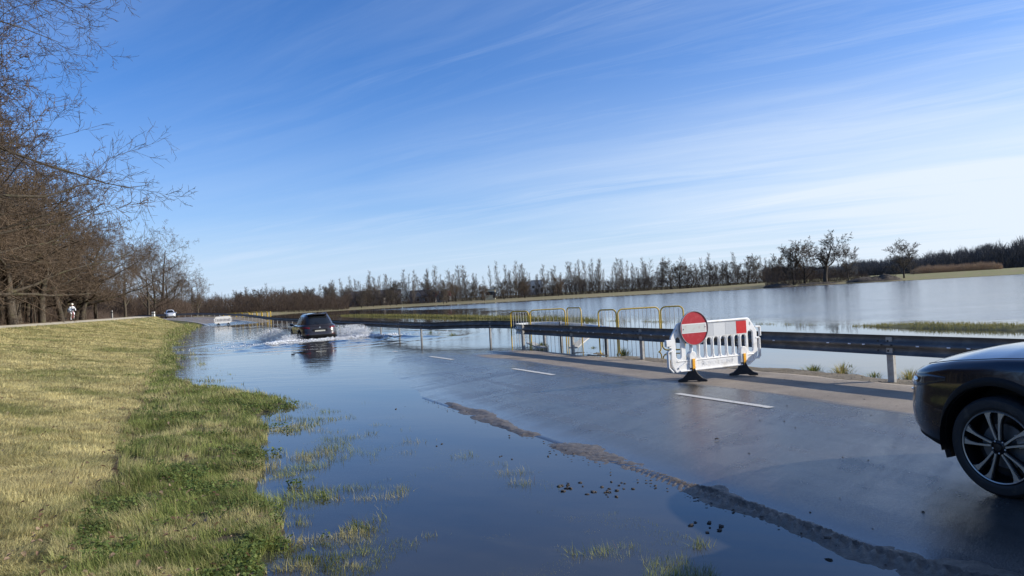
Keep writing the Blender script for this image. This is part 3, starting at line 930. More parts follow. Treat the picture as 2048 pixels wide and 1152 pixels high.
ALS = None
def body_mesh(m_body):
    A_ = np.linspace(0, 2 * math.pi, 4001); u0, v0 = outline(A_)
    L = np.concatenate([[0], np.cumsum(np.hypot(np.diff(u0), np.diff(v0)))])
    K = 300; al = np.interp(np.linspace(0, L[-1], K + 1)[:-1], L, A_)
    T = np.concatenate([np.linspace(0, 1, 30)]); M_ = np.array([.03, .08, .15, .25, .4, .6, .8, 1.0])
    V = []; rows = len(T) + len(M_)
    for t_ in T:
        u, v, w_ = body_pt(al, t_); V.append(np.stack([u, v, w_], 1))
    us, vs, wsd = V[-1].T
    for m_ in M_:
        crown = ip(us, [-3.6, -3.4, -.5, .3, .7, .82], [.0, .03, .095, .10, .07, .0])
        nose = ip(us, [.55, .82], [1.0, 1.0])
        V.append(np.stack([us - 0, vs * (1 - m_), wsd + crown * (1 - (1 - m_) ** 2.2)], 1))
    V = np.concatenate(V)
    F = []
    for i in range(rows - 1):
        for k in range(K):
            k2 = (k + 1) % K; F.append((i * K + k, i * K + k2, (i + 1) * K + k2, (i + 1) * K + k))
    F = np.array(F)
    cen = V[F].mean(1); keep = np.ones(len(F), bool)
    for wu in (0.0, -2.70):
        rr_ = np.hypot(cen[:, 0] - wu, cen[:, 2] - .37)
        keep &= ~((rr_ < .455) & (np.abs(cen[:, 1]) > .55) & (cen[:, 2] < .9))
        # pull the border vertices onto a clean arc
        rv = np.hypot(V[:, 0] - wu, V[:, 2] - .37); s_ = (rv < .50) & (rv > .38) & (np.abs(V[:, 1]) > .55) & (V[:, 2] < .9)
        f_ = np.where(rv > .01, .455 / np.maximum(rv, .01), 1)
        near_ = s_ & (rv < .475)
        V[near_, 0] = wu + (V[near_, 0] - wu) * f_[near_]; V[near_, 2] = .37 + (V[near_, 2] - .37) * f_[near_]
    return V, F[keep]


def wheel(parent, u, v, side, detailed, m_rimface, R_=.37):
    root = empty('wheel', (u, v, R_)); root.parent = parent
    M_ = Matrix.Rotation(R(-90 * side), 4, 'X')     # local z -> outward
    hw = .115
    MB().lathe([(.262, -hw + .01), (.30, -hw), (.345, -hw + .005), (R_ - .004, -hw + .03), (R_, -hw + .05), (R_, hw - .05), (R_ - .004, hw - .03), (.345, hw - .005), (.30, hw), (.285, hw - .002), (.272, hw - .012)], 56, M_, False).build('tyre', m_rubber, root, smooth=True)
    MB().lathe([(.272, hw - .012), (.276, hw - .006), (.264, hw - .004), (.258, hw - .02), (.25, -.06), (.10, -.075), (0, -.075)], 56, M_, False).build('rim', mat('dark_alloy', (.02, .02, .022), .35, metal=.6) if detailed else m_rimface, root, smooth=True)
    mb = MB(); dk = MB()
    ns = 10 if detailed else 5
    for i in range(ns):
        a = 2 * math.pi * i / ns + (.11 if i % 2 else -.11) * (1 if detailed else 0)
        # slender outside-flared spoke, slightly swept
        P_ = []
        for r_, wd, sw in ((.055, .010, .0), (.11, .009, .01), (.17, .011, .018), (.215, .017, .02), (.243, .027, .018), (.262, .040, .012)):
            P_.append((r_, wd * .72 if detailed else wd * 2, sw))
        poly = [(r_, sw + wd) for r_, wd, sw in P_] + [(r_, sw - wd) for r_, wd, sw in P_[::-1]]
        Mr = M_ @ Matrix.Rotation(a, 4, 'Z') @ Matrix.Translation((0, 0, hw - .032))
        mb.prism(poly, Mr, .018)
        dk.prism([(x * .99 if x > .1 else x, y * 1.25) for x, y in poly], M_ @ Matrix.Rotation(a, 4, 'Z') @ Matrix.Translation((0, 0, hw - .060)), .027)
    mb.build('spoke', m_rimface, root)
    if detailed:
        MB().lathe([(.262, hw - .012), (.270, hw - .008), (.266, hw - .003), (.258, hw - .006)], 64, M_, True).build('rim_edge', m_rimface, root, smooth=True)
        dk.build('spoke_back', MATS['dark_alloy'], root)
        MB().lathe([(0, .0), (.165, .0), (.165, -.02), (0, -.02)], 40, M_ @ Matrix.Translation((0, 0, .02)), False).build('brake_disc', mat('brake_steel', (.12, .12, .125), .5, metal=.7), root, smooth=True)
        lb = MB()
        lb.lathe([(0, hw - .006), (.026, hw - .008), (.032, hw - .02), (.055, hw - .03), (.06, hw - .05)], 24, M_, False)
        lb.build('hub_cap', MATS['dark_alloy'], root, smooth=True)
        nutm = mat('bright_nut', (.45, .45, .46), .3, metal=.9); lb = MB()
        for i in range(5):
            a = 2 * math.pi * i / 5 + .3
            MB().lathe([(0, hw - .018), (.007, hw - .02), (.009, hw - .035)], 8, M_ @ Matrix.Translation((.047 * math.cos(a), .047 * math.sin(a), 0)), False).build('wheel_nut', nutm, root)
        # pale caliper and sticker behind the spokes
        MB().prism([(.10, -.05), (.17, -.06), (.18, .05), (.11, .05)], M_ @ Matrix.Rotation(R(205) if side > 0 else 0, 4, 'Z') @ Matrix.Translation((0, 0, .021)), .012).build('caliper', mat('pale_caliper', (.42, .42, .43), .5, metal=.4), root)
    return root


def suv(name, loc, heading, label, m_body, front, rear, m_rimface, pitch=0):
    root = empty(name, loc, heading, label, 'car')
    root.rotation_euler = (0, pitch, heading)
    m_glass = mat('car_glass', (.012, .014, .016), .04, spec=.8)
    m_blk = mat('black_trim', (.006, .006, .0065), .6, spec=.3)
    V, F = body_mesh(m_body)
    me = mesh_np('body', V, F, m_body, True); me.set_sharp_from_angle(angle=R(50))
    body = link('body', me, root)
    # inner shell so nothing shows through the arches
    MB().box((-1.35, 0, .55), (4.0, 1.05, .6)).box((.45, 0, .45), (.5, 1.3, .25)).box((-1.35, 0, .42), (1.75, 1.62, .30)).build('underbody', m_blk, root)
    for wu in (0, -2.7):
        for sd in (1, -1):
            mbw = MB(); prof_ = [(.46 * math.cos(a), .46 * math.sin(a)) for a in np.linspace(R(-12), R(192), 26)]
            Vv = []; Ff = []
            for x_, z_ in prof_:
                Vv += [(wu + x_, sd * .5, .37 + z_), (wu + x_, sd * .90, .37 + z_)]
            Ff = [(2 * i, 2 * i + 1, 2 * i + 3, 2 * i + 2) for i in range(25)]
            Ff.append(tuple(2 * i for i in range(26)))
            mbw.add(Vv, Ff).build('wheel_well', m_blk, root)
        for sd in (1, -1):
            # cladding lip round the arch, following the flank
            Vv = []; n_ = 40; rads = (.448, .452, .475, .505, .515, .516)
            offs = (-.05, .008, .014, .012, .006, -.01)
            for a in np.linspace(R(-20), R(200), n_):
                for rd_, of_ in zip(rads, offs):
                    u = wu + rd_ * math.cos(a); z_ = .37 + rd_ * math.sin(a)
                    u_c = min(max(u, -3.45), .86)
                    al = al_u(u_c - .02 * (wu == 0 and u > .3), sd); tb_ = float((z_ - bot_h(u_c)) / (sh_h(u_c) - bot_h(u_c)))
                    x, y, zz_ = body_pt(al, min(max(tb_, 0), 1), of_)
                    Vv.append((u, float(y), z_))
            k_ = len(rads)
            Ff = [(i * k_ + j, (i + 1) * k_ + j, (i + 1) * k_ + j + 1, i * k_ + j + 1) for i in range(n_ - 1) for j in range(k_ - 1)]
            MB().add(Vv, Ff).build('arch_trim', m_blk, root, smooth=True)
    for wu in (0, -2.7):
        for sd in (1, -1):
            wheel(root, wu, sd * .80, sd, front, m_rimface)
    # lower cladding
    for a0, a1 in ((al_u(-.52), al_u(-2.18)), (al_u(-.52, -1), al_u(-2.18, -1))):
        patch(a0, a1, (0, 0), (.20, .20), 20, 4, .012, 'sill_trim', m_blk, root)
    patch(al_u(.50, -1), al_u(.50), (0, 0, 0), (.10, .10, .10), 60, 4, .010, 'front_lip', m_blk, root)
    b0 = al_u(-3.2, 1); patch(b0, 2 * math.pi - b0, (0, 0, 0), (.30, .30, .30), 60, 4, .012, 'rear_bumper_trim', m_blk, root)
    # greenhouse
    def gh(al, g, off=0):
        c, s_ = np.cos(al), np.sin(al); n = 5.0
        uc = -1.93; a_f = ip(g, [0, .5, 1], [1.42, 1.06, .62]); a_r = ip(g, [0, .5, 1], [1.53, 1.30, 1.04]); b_ = ip(g, [0, .5, .85, 1], [.815, .715, .625, .55])
        a2 = np.where(c > 0, a_f, a_r) + off; b2_ = b_ + off
        r = (np.abs(c / a2) ** n + np.abs(s_ / b2_) ** n) ** (-1 / n)
        z_ = ip(g, [0, 1], [1.0, 1.60]) + off * .3
        return uc + r * c, r * s_, z_ + 0 * r
    K = 120; AL = np.linspace(0, 2 * math.pi, K + 1)[:-1]; G_ = [0, .15, .3, .45, .6, .75, .88, .96, 1.0]; Vs = []
    for g in G_: Vs.append(np.stack(gh(AL, g), 1))
    u, v, z_ = Vs[-1].T
    for m_ in (.12, .35, .6, .85, 1.0): Vs.append(np.stack([-1.95 + (u + 1.95) * (1 - .0 * m_), v * (1 - m_), z_ + .07 * (1 - (1 - m_) ** 2)], 1))
    n_ = len(Vs); Vs = np.concatenate(Vs)
    Fs = [(i * K + k, i * K + (k + 1) % K, (i + 1) * K + (k + 1) % K, (i + 1) * K + k) for i in range(n_ - 1) for k in range(K)]
    me = mesh_np('roof', Vs, np.array(Fs), m_body, True); me.set_sharp_from_angle(angle=R(45)); link('roof', me, root)

    def gpatch(a0, a1, g0, g1, name, m, na=16, off=.006):
        A_ = np.linspace(a0, a1, na); Gs = np.linspace(0, 1, 8); Vv = []
        for i, a in enumerate(A_):
            f_ = i / (na - 1)
            lo = np.interp(f_, np.linspace(0, 1, len(g0)), g0); hi = np.interp(f_, np.linspace(0, 1, len(g1)), g1)
            for q in Gs:
                x, y, z2 = gh(a, lo + (hi - lo) * q, off); Vv.append((float(x), float(y), float(z2)))
        Ff = [(i * 8 + j, (i + 1) * 8 + j, (i + 1) * 8 + j + 1, i * 8 + j + 1) for i in range(na - 1) for j in range(7)]
        return MB().add(Vv, Ff).build(name, m, root, smooth=True, auto=False)
    wc = .50
    gpatch(-wc, wc, (.08, .08), (.93, .93), 'windscreen', m_glass)
    for sd in (1, -1):
        gpatch(sd * .66, sd * 1.52, (.10, .10), (.35, .80, .85, .85), 'side_window', m_glass)
        gpatch(sd * 1.58, sd * 2.40, (.10, .10, .12), (.86, .86, .80, .6), 'side_window', m_glass)
    gpatch(math.pi - .42, math.pi + .42, (.18, .15, .15, .18), (.80, .86, .86, .80), 'rear_window', m_glass)
    # roof spoiler and rails
    MB().box((-3.02, 0, 1.60), (.30, 1.04, .035)).build('spoiler', m_body, root, bevel=.012)
    for sd in (1, -1):
        MB().tube([(-1.50, sd * .53, 1.60), (-1.62, sd * .53, 1.655), (-2.6, sd * .52, 1.66), (-2.8, sd * .51, 1.60)], .014, 8).build('roof_rail', m_alu if rear else m_blk, root, smooth=True)
        mm = MB(); mm.lathe([(0, -.10), (.06, -.09), (.085, -.04), (.085, .05), (.05, .09), (0, .10)], 16, Matrix.Translation((-.78, sd * 1.0, 1.08)) @ Matrix.Rotation(R(90), 4, 'X') @ Matrix.Diagonal((.9, .85, 1, 1)), False)
        mm.tube([(-.82, sd * .86, 1.03), (-.80, sd * .98, 1.05)], .025, 8)
        mm.build('mirror', m_body, root, smooth=True)
        MB().box((-1.05, sd * .915, .90), (.18, .03, .03)).box((-2.0, sd * .915, .92), (.18, .03, .03)).build('door_handle', m_body, root, bevel=.008)
    m_lamp = mat('headlamp_glass', (.03, .035, .04), .05, spec=.9)
    m_drl = mat('lamp_chrome', (.62, .64, .68), .15, metal=.9)
    if front:
        for sd in (1, -1):
            a0 = al_u(.40, sd); a1 = al_u(.86, sd)
            a1 = a0 + (a1 - a0) * 1.0
            patch(a0, a1, (.80, .74, .72, .72), (.84, .885, .90, .90), 24, 8, .006, 'headlight', m_lamp, root)
            a2 = al_u(.70, sd); a3 = al_u(.86, sd)
            patch(a2, a3 * .97, (.735, .73), (.86, .875), 8, 5, .016, 'lamp_cover', m_drl, root)
            patch(al_u(.78, sd), al_u(.905, sd) * .75, (.655, .63), (.69, .67), 14, 4, .016, 'chrome_wing', m_drl, root)
        g = al_u(.905, 1) * .8
        patch(-g, g, (.30, .26, .30), (.70, .72, .70), 30, 10, .010, 'grille', m_blk, root)
        MB().box((.93, 0, .50), (.012, .50, .105)).build('number_plate', mat('plate_white', (.6, .6, .56), .5), root)
    m_tail = mat('red_lamp', (.12, .008, .01), .15, )
    for sd in (1, -1):
        a0 = al_u(-3.28, sd); a1 = al_u(-3.615, sd)
        a0, a1 = (a0, a1) if sd > 0 else (a0, a1)
        patch(a0, a1, (.80, .77, .76), (.885, .90, .90), 20, 6, .012, 'tail_light', m_tail, root)
        patch(al_u(-3.50, sd), al_u(-3.60, sd), (.32, .32), (.36, .36), 8, 4, .02, 'reflector_or_slot_light', m_tail, root)
    pm = MB(); pm.box((-3.555, 0, .76), (.02, .76, .20))
    pm.build('plate_recess', m_blk, root, bevel=.02)
    MB().box((-3.57, 0, .745), (.012, .52, .112)).build('number_plate', mat('rear_plate', (.62, .60, .50), .5, var=(26, (.30, .29, .24), .5, .6)), root)
    MB().lathe([(0, .0), (.045, .0), (.05, -.01)], 20, Matrix.Translation((-3.50, 0, .93)) @ Matrix.Rotation(R(-90), 4, 'Y') @ Matrix.Translation((0, 0, .012)), False).build('badge', m_drl, root)
    MB().tube([(-3.44, 0, 1.12), (-3.36, .20, 1.22)], .008, 6).build('rear_wiper', m_blk, root)
    MB().tube([(-2.95, 0, 1.66), (-3.05, 0, 1.73)], .012, 6).build('aerial', m_blk, root)
    if front:
        # shut lines round bonnet and front door
        mb = MB()
        for sd in (1, -1):
            pth = []
            for u_ in np.linspace(.70, -.45, 24):
                x, y, z2 = body_pt(al_u(u_, sd), 1.0, .0); pth.append((float(x), float(y) * .965, float(z2) + .0135))
            mb.tube(pth, .0035, 5)
            x0 = [body_pt(al_u(-.62, sd), t_, .0015) for t_ in np.linspace(.05, .98, 14)]
            mb.tube([(float(a), float(b_), float(c_)) for a, b_, c_ in x0], .003, 5)
        mb.build('shut_line', m_blk, root)
    return root


def carpaint(name, base, rough=.28, metal=.6):
    m = bpy.data.materials.new(name); m.use_nodes = True; t = NT(m.node_tree)
    pos = t.n('ShaderNodeTexCoord').outputs['Object']
    z_ = t.n('ShaderNodeSeparateXYZ', {0: pos}).outputs[2]
    dirt = t.math('MULTIPLY', t.ramp(z_, .2, .6, .8, 0), t.ramp(t.noise(pos, 6, 5, .65), .35, .65, .25, 1))
    col = t.mix(t.math('MULTIPLY', dirt, .55), base, (.09, .075, .055))
    p = t.n('ShaderNodeBsdfPrincipled', {'Base Color': col, 'Metallic': t.ramp(dirt, 0, 1, metal, .1), 'Roughness': t.ramp(dirt, 0, 1, rough, .6),
            'Coat Weight': t.ramp(dirt, 0, 1, 1.0, .2), 'Coat Roughness': .03})
    t.n('ShaderNodeOutputMaterial', {'Surface': p})
    return m


HEAD = math.atan2(RX, -RY)
m_navy = carpaint('dark_grey_blue_paint', (.009, .012, .020), .2, .3)
m_face = mat('machined_alloy', (.42, .40, .37), .35, metal=.75)
suv('suv', (4.335, 5.885, float(road_z(np.array(-1.2), np.array(-5.8))) - .008), HEAD, 'dark grey blue car at the right edge, only front wheel and bonnet showing', m_navy, True, True, m_face)
m_grey = carpaint('dark_brown_grey_paint', (.026, .020, .018), .35, .25)
sx_, sy_ = [float(q) for q in W(SUVO, SUVS + 3.6)]
suv('suv', (sx_, sy_, -.29), HEAD, 'dark car seen from behind, wading through the flooded road in a spray of water', m_grey, False, True, m_face)
m_silver = carpaint('silver_white_paint', (.62, .63, .64), .3, .3)
wx_, wy_ = -65.0, 141.5
wo_, ws_ = inv(np.array(wx_), np.array(wy_))
suv('car', (wx_, wy_, float(a_road(ws_)) - .07), R(-62), 'small silver white car coming round the far bend beside the embankment', m_silver, False, False, m_face)

# ------------------------------------------------------------------ spray thrown up by the wading car
rg = np.random.default_rng(11)
tet = np.array([[1, 1, 1], [1, -1, -1], [-1, 1, -1], [-1, -1, 1]]) / 1.732
octv = np.array([[1, 0, 0], [-1, 0, 0], [0, 1, 0], [0, -1, 0], [0, 0, 1], [0, 0, -1]], float)
octf = np.array([[0, 2, 4], [2, 1, 4], [1, 3, 4], [3, 0, 4], [2, 0, 5], [1, 2, 5], [3, 1, 5], [0, 3, 5]])
Pd = []; Rd = []
def jet(n, o0, s0, vo, vs, h, spread, size):
    n = int(n * 1.25); size *= .72; h *= .85
    k = rg.random(n) ** .8
    ang = rg.normal(0, .35, n)
    dd = rg.random(n) ** .7
    o_ = o0 + vo * dd + rg.normal(0, spread, n); s_ = s0 + vs * dd + rg.normal(0, spread * 1.6, n)
    zt_ = h * np.sin(np.clip(dd, .02, 1) * math.pi * .92) * (rg.random(n) ** 1.0) + .01
    Pd.append(np.stack([o_, s_, zt_], 1)); Rd.append(size * .8 * (.35 + rg.random(n) ** 3 * 1.6))
c0, s0_ = SUVO, SUVS
jet(3400, c0 + .95, s0_ + .5, 1.5, -1.0, .80, .16, .017)
jet(2400, c0 + .95, s0_ + 3.4, 2.1, -.8, .72, .20, .017)
jet(2200, c0 - .95, s0_ + .7, -.9, -.6, .42, .20, .016)
jet(3200, c0 - .95, s0_ + 3.6, -1.5, -.4, .80, .24, .017)
jet(1100, c0 - 1.2, s0_ + 2.4, -3.0, 1.2, .7, .35, .014)
# foam along the stern wave: dense low crests
n = 1900
q = rg.uniform(-1, 1, n); so = rg.uniform(-2.9, 3.6, n)
Pd.append(np.stack([c0 + so, s0_ - .55 - .22 * so ** 2 * .25 + .25 * np.sin(so * 3.1) + rg.normal(0, .16, n), .03 + .09 * rg.random(n) ** 2], 1)); Rd.append(.018 * (.4 + rg.random(n) ** 2 * 1.3))
n = 2600
q = rg.random(n) * 3.6; sd = np.where(rg.random(n) < .5, -1, 1)
Pd.append(np.stack([c0 + sd * (1.1 + .45 * q) + rg.normal(0, .12, n), s0_ + 1.0 - q * .8 + rg.normal(0, .15, n), .04 + .10 * rg.random(n) ** 2], 1)); Rd.append(.018 * (.4 + rg.random(n) ** 2 * 1.3))
n = 1500
Pd.append(np.stack([c0 + rg.normal(0, 2.2, n), s0_ + rg.normal(-.9, .6, n), np.full(n, .02)], 1)); Rd.append(.014 * (.3 + rg.random(n)))
Pd = np.concatenate(Pd); Rd = np.concatenate(Rd)
x, y = W(Pd[:, 0], Pd[:, 1]); Cn = np.stack([x, y, Pd[:, 2]], 1)
st_ = 1 + rg.random((len(Cn), 1)) * 1.6
sc = np.stack([Rd, Rd, Rd * st_[:, 0]], 1)
Vd = (Cn[:, None, :] + octv[None] * sc[:, None, :]).reshape(-1, 3)
Fd = (np.arange(len(Cn))[:, None, None] * 6 + octf[None]).reshape(-1, 3)
m_foam = mat('white_spray', (.80, .82, .84), .25, spec=.5)
o = link('splash', mesh_np('splash', Vd, Fd, m_foam, True)); tag(o, 'white spray and foam thrown up round the wading car', 'splash', kind='stuff')
# ------------------------------------------------------------------ bare winter trees
def grow(seed, trunk_h, limbs, params, lean=(0, 0), base_r=.35, forks=None):
    """returns list of (points, radii, level)"""
    r = random.Random(seed); out = []
    def branch(p, d, L, r0, lev):
        P = params[lev]; n = P['n']; pts = [p.copy()]; rad = [r0]; step = L / n; kids = []
        for i in range(n):
            j = P['wob']; d = (d + Vector((r.gauss(0, j), r.gauss(0, j), r.gauss(0, j) + P['up'] + P.get('tipdrop', 0) * (i / n)))).normalized()
            p = p + d * step; pts.append(p.copy()); f = (i + 1) / n
            rad.append(r0 * (1 - f * P['tap']))
            kids.append((p.copy(), d.copy(), rad[-1], f))
        out.append((pts, rad, lev))
        if lev + 1 >= len(params): return
        Q = params[lev + 1]; k = max(1, int(P['kids'] * r.uniform(.8, 1.2)))
        phi = r.random() * 6.28
        for i in range(k):
            f = P['k0'] + (1 - P['k0']) * (i + r.random() * .8) / k
            idx = min(n - 1, int(f * n)); p_, d_, rr_, _ = kids[idx]
            q = kids[idx - 1][0] if idx > 0 else pts[0]; p_ = q.lerp(p_, r.random())
            phi += 2.4 + r.uniform(-.5, .5); a = R(r.gauss(Q['ang'], Q['angv']))
            s_ = d_.cross(Vector((0, 0, 1)));
            if s_.length < .1: s_ = Vector((1, 0, 0))
            s_.normalize(); s_ = Matrix.Rotation(phi, 3, d_) @ s_
            nd = (d_ * math.cos(a) + s_ * math.sin(a)).normalized()
            LL = L * Q['len'] * r.uniform(.7, 1.2) * (1 - P.get('cone', .45) * f)
            branch(p_, nd, LL, min(rr_ * Q['rr'] * r.uniform(.8, 1.1), rr_ * .95), lev + 1)
    branch(Vector((0, 0, -.3)), Vector((lean[0], lean[1], 1)).normalized(), trunk_h, base_r, 0)
    return out


def seg_mesh(name, segs, mat_, sides, rmin):
    """each piece of branch as a thin prism (vectorised)"""
    A = []; B = []; ra = []; rb = []
    for pts, rad, lev in segs:
        for i in range(len(pts) - 1):
            A.append(pts[i]); B.append(pts[i + 1]); ra.append(rad[i]); rb.append(rad[i + 1])
    A = np.array([tuple(q) for q in A]); B = np.array([tuple(q) for q in B]); ra = np.maximum(ra, rmin); rb = np.maximum(rb, rmin * .6)
    d = B - A; d /= np.maximum(np.linalg.norm(d, axis=1, keepdims=True), 1e-6)
    up = np.where(np.abs(d[:, 2:3]) < .9, [[0, 0, 1.]], [[1., 0, 0]])
    u = np.cross(d, up); u /= np.linalg.norm(u, axis=1, keepdims=True); v = np.cross(u, d)
    V = []
    for k in range(sides):
        t_ = 2 * math.pi * k / sides; w_ = u * math.cos(t_) + v * math.sin(t_)
        V.append(A + w_ * ra[:, None]); V.append(B + w_ * rb[:, None])
    V = np.stack(V, 1).reshape(-1, 3); n = len(A); m = sides * 2
    F = [np.stack([np.arange(n) * m + 2 * k, np.arange(n) * m + 2 * ((k + 1) % sides), np.arange(n) * m + 2 * ((k + 1) % sides) + 1, np.arange(n) * m + 2 * k + 1], 1) for k in range(sides)]
    return mesh_np(name, V, np.concatenate(F), mat_, True)


def thick_mesh(name, segs, mat_):
    mb = MB()
    for pts, rad, lev in segs:
        mb.tube(pts, rad, 9 if lev == 0 else 6, caps=False)
    me = bpy.data.meshes.new(name); me.from_pydata(mb.v, [], mb.f); me.materials.append(mat_)
    me.polygons.foreach_set('use_smooth', [True] * len(me.polygons)); me.update()
    return me


def bark(name, c0, c1, moss=None):
    m = bpy.data.materials.new(name); m.use_nodes = True; t = NT(m.node_tree)
    pos = t.n('ShaderNodeTexCoord').outputs['Object']
    mp = t.n('ShaderNodeMapping', {'Vector': pos, 'Scale': (6, 6, 1.2)}).outputs[0]
    n_ = t.noise(mp, 2.0, 6, .7)
    col = t.mix(t.ramp(n_, .35, .65), c0, c1)
    if moss: col = t.mix(t.ramp(t.noise(pos, .7, 4, .6), .5, .7, 0, .6), col, moss)
    oi = t.n('ShaderNodeObjectInfo').outputs['Random']
    f = t.ramp(oi, 0, 1, .8, 1.25); g = t.n('ShaderNodeCombineColor', {0: f, 1: f, 2: f})
    col = t.mix(1.0, col, g.outputs[0], 'MULTIPLY')
    b = t.n('ShaderNodeBump', {'Height': n_, 'Distance': .05, 'Strength': .8})
    p = t.n('ShaderNodeBsdfPrincipled', {'Base Color': col, 'Roughness': .85, 'Specular IOR Level': .25, 'Normal': b})
    t.n('ShaderNodeOutputMaterial', {'Surface': p})
    return m


m_bark = bark('oak_bark', (.030, .024, .018), (.105, .085, .062), (.085, .085, .03))
m_twig = bark('oak_twig', (.090, .064, .043), (.15, .110, .076))
m_twig2 = bark('grey_twig', (.08, .066, .052), (.13, .108, .085))
m_pop = bark('poplar_bark', (.095, .08, .066), (.17, .145, .115))
m_dark = bark('dark_wood_bark', (.030, .026, .022), (.075, .060, .045))

OAK = [dict(n=10, wob=.07, up=.02, tap=.93, kids=20, k0=.16, cone=.42),
       dict(n=9, wob=.13, up=.035, tap=.88, kids=11, k0=.15, ang=60, angv=14, len=.62, rr=.55),
       dict(n=6, wob=.16, up=.03, tap=.85, kids=8, k0=.15, ang=48, angv=14, len=.46, rr=.50),
       dict(n=4, wob=.18, up=.03, tap=.8, kids=6, k0=.12, ang=45, angv=14, len=.46, rr=.5),
       dict(n=3, wob=.2, up=.04, tap=.7, kids=0, k0=.1, ang=42, angv=14, len=.5, rr=.6)]
POP = [dict(n=12, wob=.03, up=.02, tap=.97, kids=52, k0=.08, cone=.72),
       dict(n=5, wob=.08, up=.16, tap=.85, kids=6, k0=.12, ang=36, angv=9, len=.30, rr=.38),
       dict(n=3, wob=.1, up=.08, tap=.8, kids=4, k0=.1, ang=32, angv=8, len=.45, rr=.6),
       dict(n=2, wob=.1, up=.05, tap=.7, kids=0, k0=.1, ang=30, angv=8, len=.5, rr=.7)]
RND = [dict(n=7, wob=.05, up=.02, tap=.93, kids=20, k0=.18, cone=.22),
       dict(n=7, wob=.10, up=.05, tap=.88, kids=12, k0=.18, ang=48, angv=9, len=.62, rr=.55),
       dict(n=5, wob=.13, up=.04, tap=.85, kids=7, k0=.15, ang=42, angv=12, len=.48, rr=.52),
       dict(n=3, wob=.15, up=.03, tap=.8, kids=5, k0=.12, ang=40, angv=14, len=.46, rr=.55),
       dict(n=2, wob=.15, up=.03, tap=.7, kids=0, k0=.1, ang=38, angv=14, len=.5, rr=.7)]


def cp(P, lev, **kw):
    Q = [dict(q) for q in P]; Q[lev].update(kw); return Q


def tree_kind(seed, h, params, base_r, tl=2, rmin=.006, tm=None, bm=None, lean=(0, 0), sides=3):
    segs = grow(seed, h, None, params, lean, base_r)
    tr = thick_mesh('trunk', [s_ for s_ in segs if s_[2] < tl], bm or m_bark)
    cr = seg_mesh('crown', [s_ for s_ in segs if s_[2] >= tl], tm or m_twig, sides, rmin)
    return tr, cr


def plant(kind, name, loc, rz, sc, label, group, cat='tree'):
    root = empty(name, loc, rz, label, cat, group)
    root.scale = sc if hasattr(sc, '__len__') else (sc, sc, sc)
    link('trunk', kind[0], root); link('crown', kind[1], root)
    return root


def hgt(x, y): return float(land(np.array([x]), np.array([y]))[0][0])


oaks = [tree_kind(s_, 17.5, OAK, .46, rmin=.016) for s_ in (3, 8, 21)] + [tree_kind(5, 16, cp(OAK, 1, ang=68, up=.02, len=.75), .5, rmin=.016), tree_kind(14, 14, RND, .38, rmin=.016)]
thin = [tree_kind(s_, 13.5, cp(cp(OAK, 0, kids=9, k0=.45), 1, kids=6, len=.34), .13, rmin=.011) for s_ in (31, 32)]

rt = random.Random(77)
GW = 'bare trees of the wood behind the embankment'
# edge of the wood: large spreading trees, then the depth of the wood behind
edge_row = [  # o, s, kind, scale, label
    (-23.5, 46, 3, 1.12, 'massive dark bare oak with the thickest trunk, far left behind the path'),
    (-22.0, 58, 0, 1.14, None), (-21.5, 66, 1, 1.1, None), (-20.8, 75, 3, 1.0, 'bare tree leaning out over the cyclist with long low limbs'),
    (-19.6, 84, 0, .85, None), (-18.8, 93, 1, .78, None), (-17.5, 101, 3, .74, 'bare tree with a leaning trunk just right of the cyclist'),
    (-16.5, 109, 4, .70, None), (-13.5, 121, 4, .64, 'lone dark bare tree with wide low fork at the right end of the wood'),
]
LW = 'bare brown tree in the dense wood on the left behind the embankment'
for i, (o_, s_, k_, sc_, lb) in enumerate(edge_row):
    # straight-line coordinates keep the wood clear of the bend
    x = P0[0] + RX * o_ - RY * s_; y = P0[1] + RY * o_ + RX * s_
    plant(oaks[k_], 'bare_tree', (x, y, hgt(x, y)), rt.random() * 6.28, sc_, lb or LW, GW)
for row, (oo_, ds) in enumerate(((-25, 5.2), (-30, 5.5), (-36, 6), (-43, 6.5), (-52, 8))):
    s_ = 30 + row * 3
    while s_ < 118 + row * 14:
        o_ = oo_ + rt.uniform(-2, 2) + (s_ - 60) * .10; q = s_ + rt.uniform(-1.5, 1.5)
        x = P0[0] + RX * o_ - RY * q; y = P0[1] + RY * o_ + RX * q
        k_ = rt.choice([0, 1, 2, 2, 3]); sc_ = rt.uniform(.88, 1.12) * ip(s_, [30, 60, 90, 118, 160], [1.1, 1.12, .82, .62, .55])
        plant(oaks[k_], 'bare_tree', (x, y, hgt(x, y)), rt.random() * 6.28, (sc_, sc_, sc_ * rt.uniform(.92, 1.08)), LW, GW)
        s_ += ds * rt.uniform(.8, 1.2)
GT = 'thin bare trunks inside the wood'
for i in range(95):
    q = rt.uniform(24, 135); o_ = -21 - rt.random() ** .7 * 30 + (q - 60) * .10
    x = P0[0] + RX * o_ - RY * q; y = P0[1] + RY * o_ + RX * q
    sc_ = rt.uniform(.65, 1.05) * ip(q, [20, 70, 135], [1, 1, .62])
    plant(thin[i % 2], 'young_tree', (x, y, hgt(x, y)), rt.random() * 6.28, sc_, 'slim pale bare young tree among the big trunks of the left wood', GT)

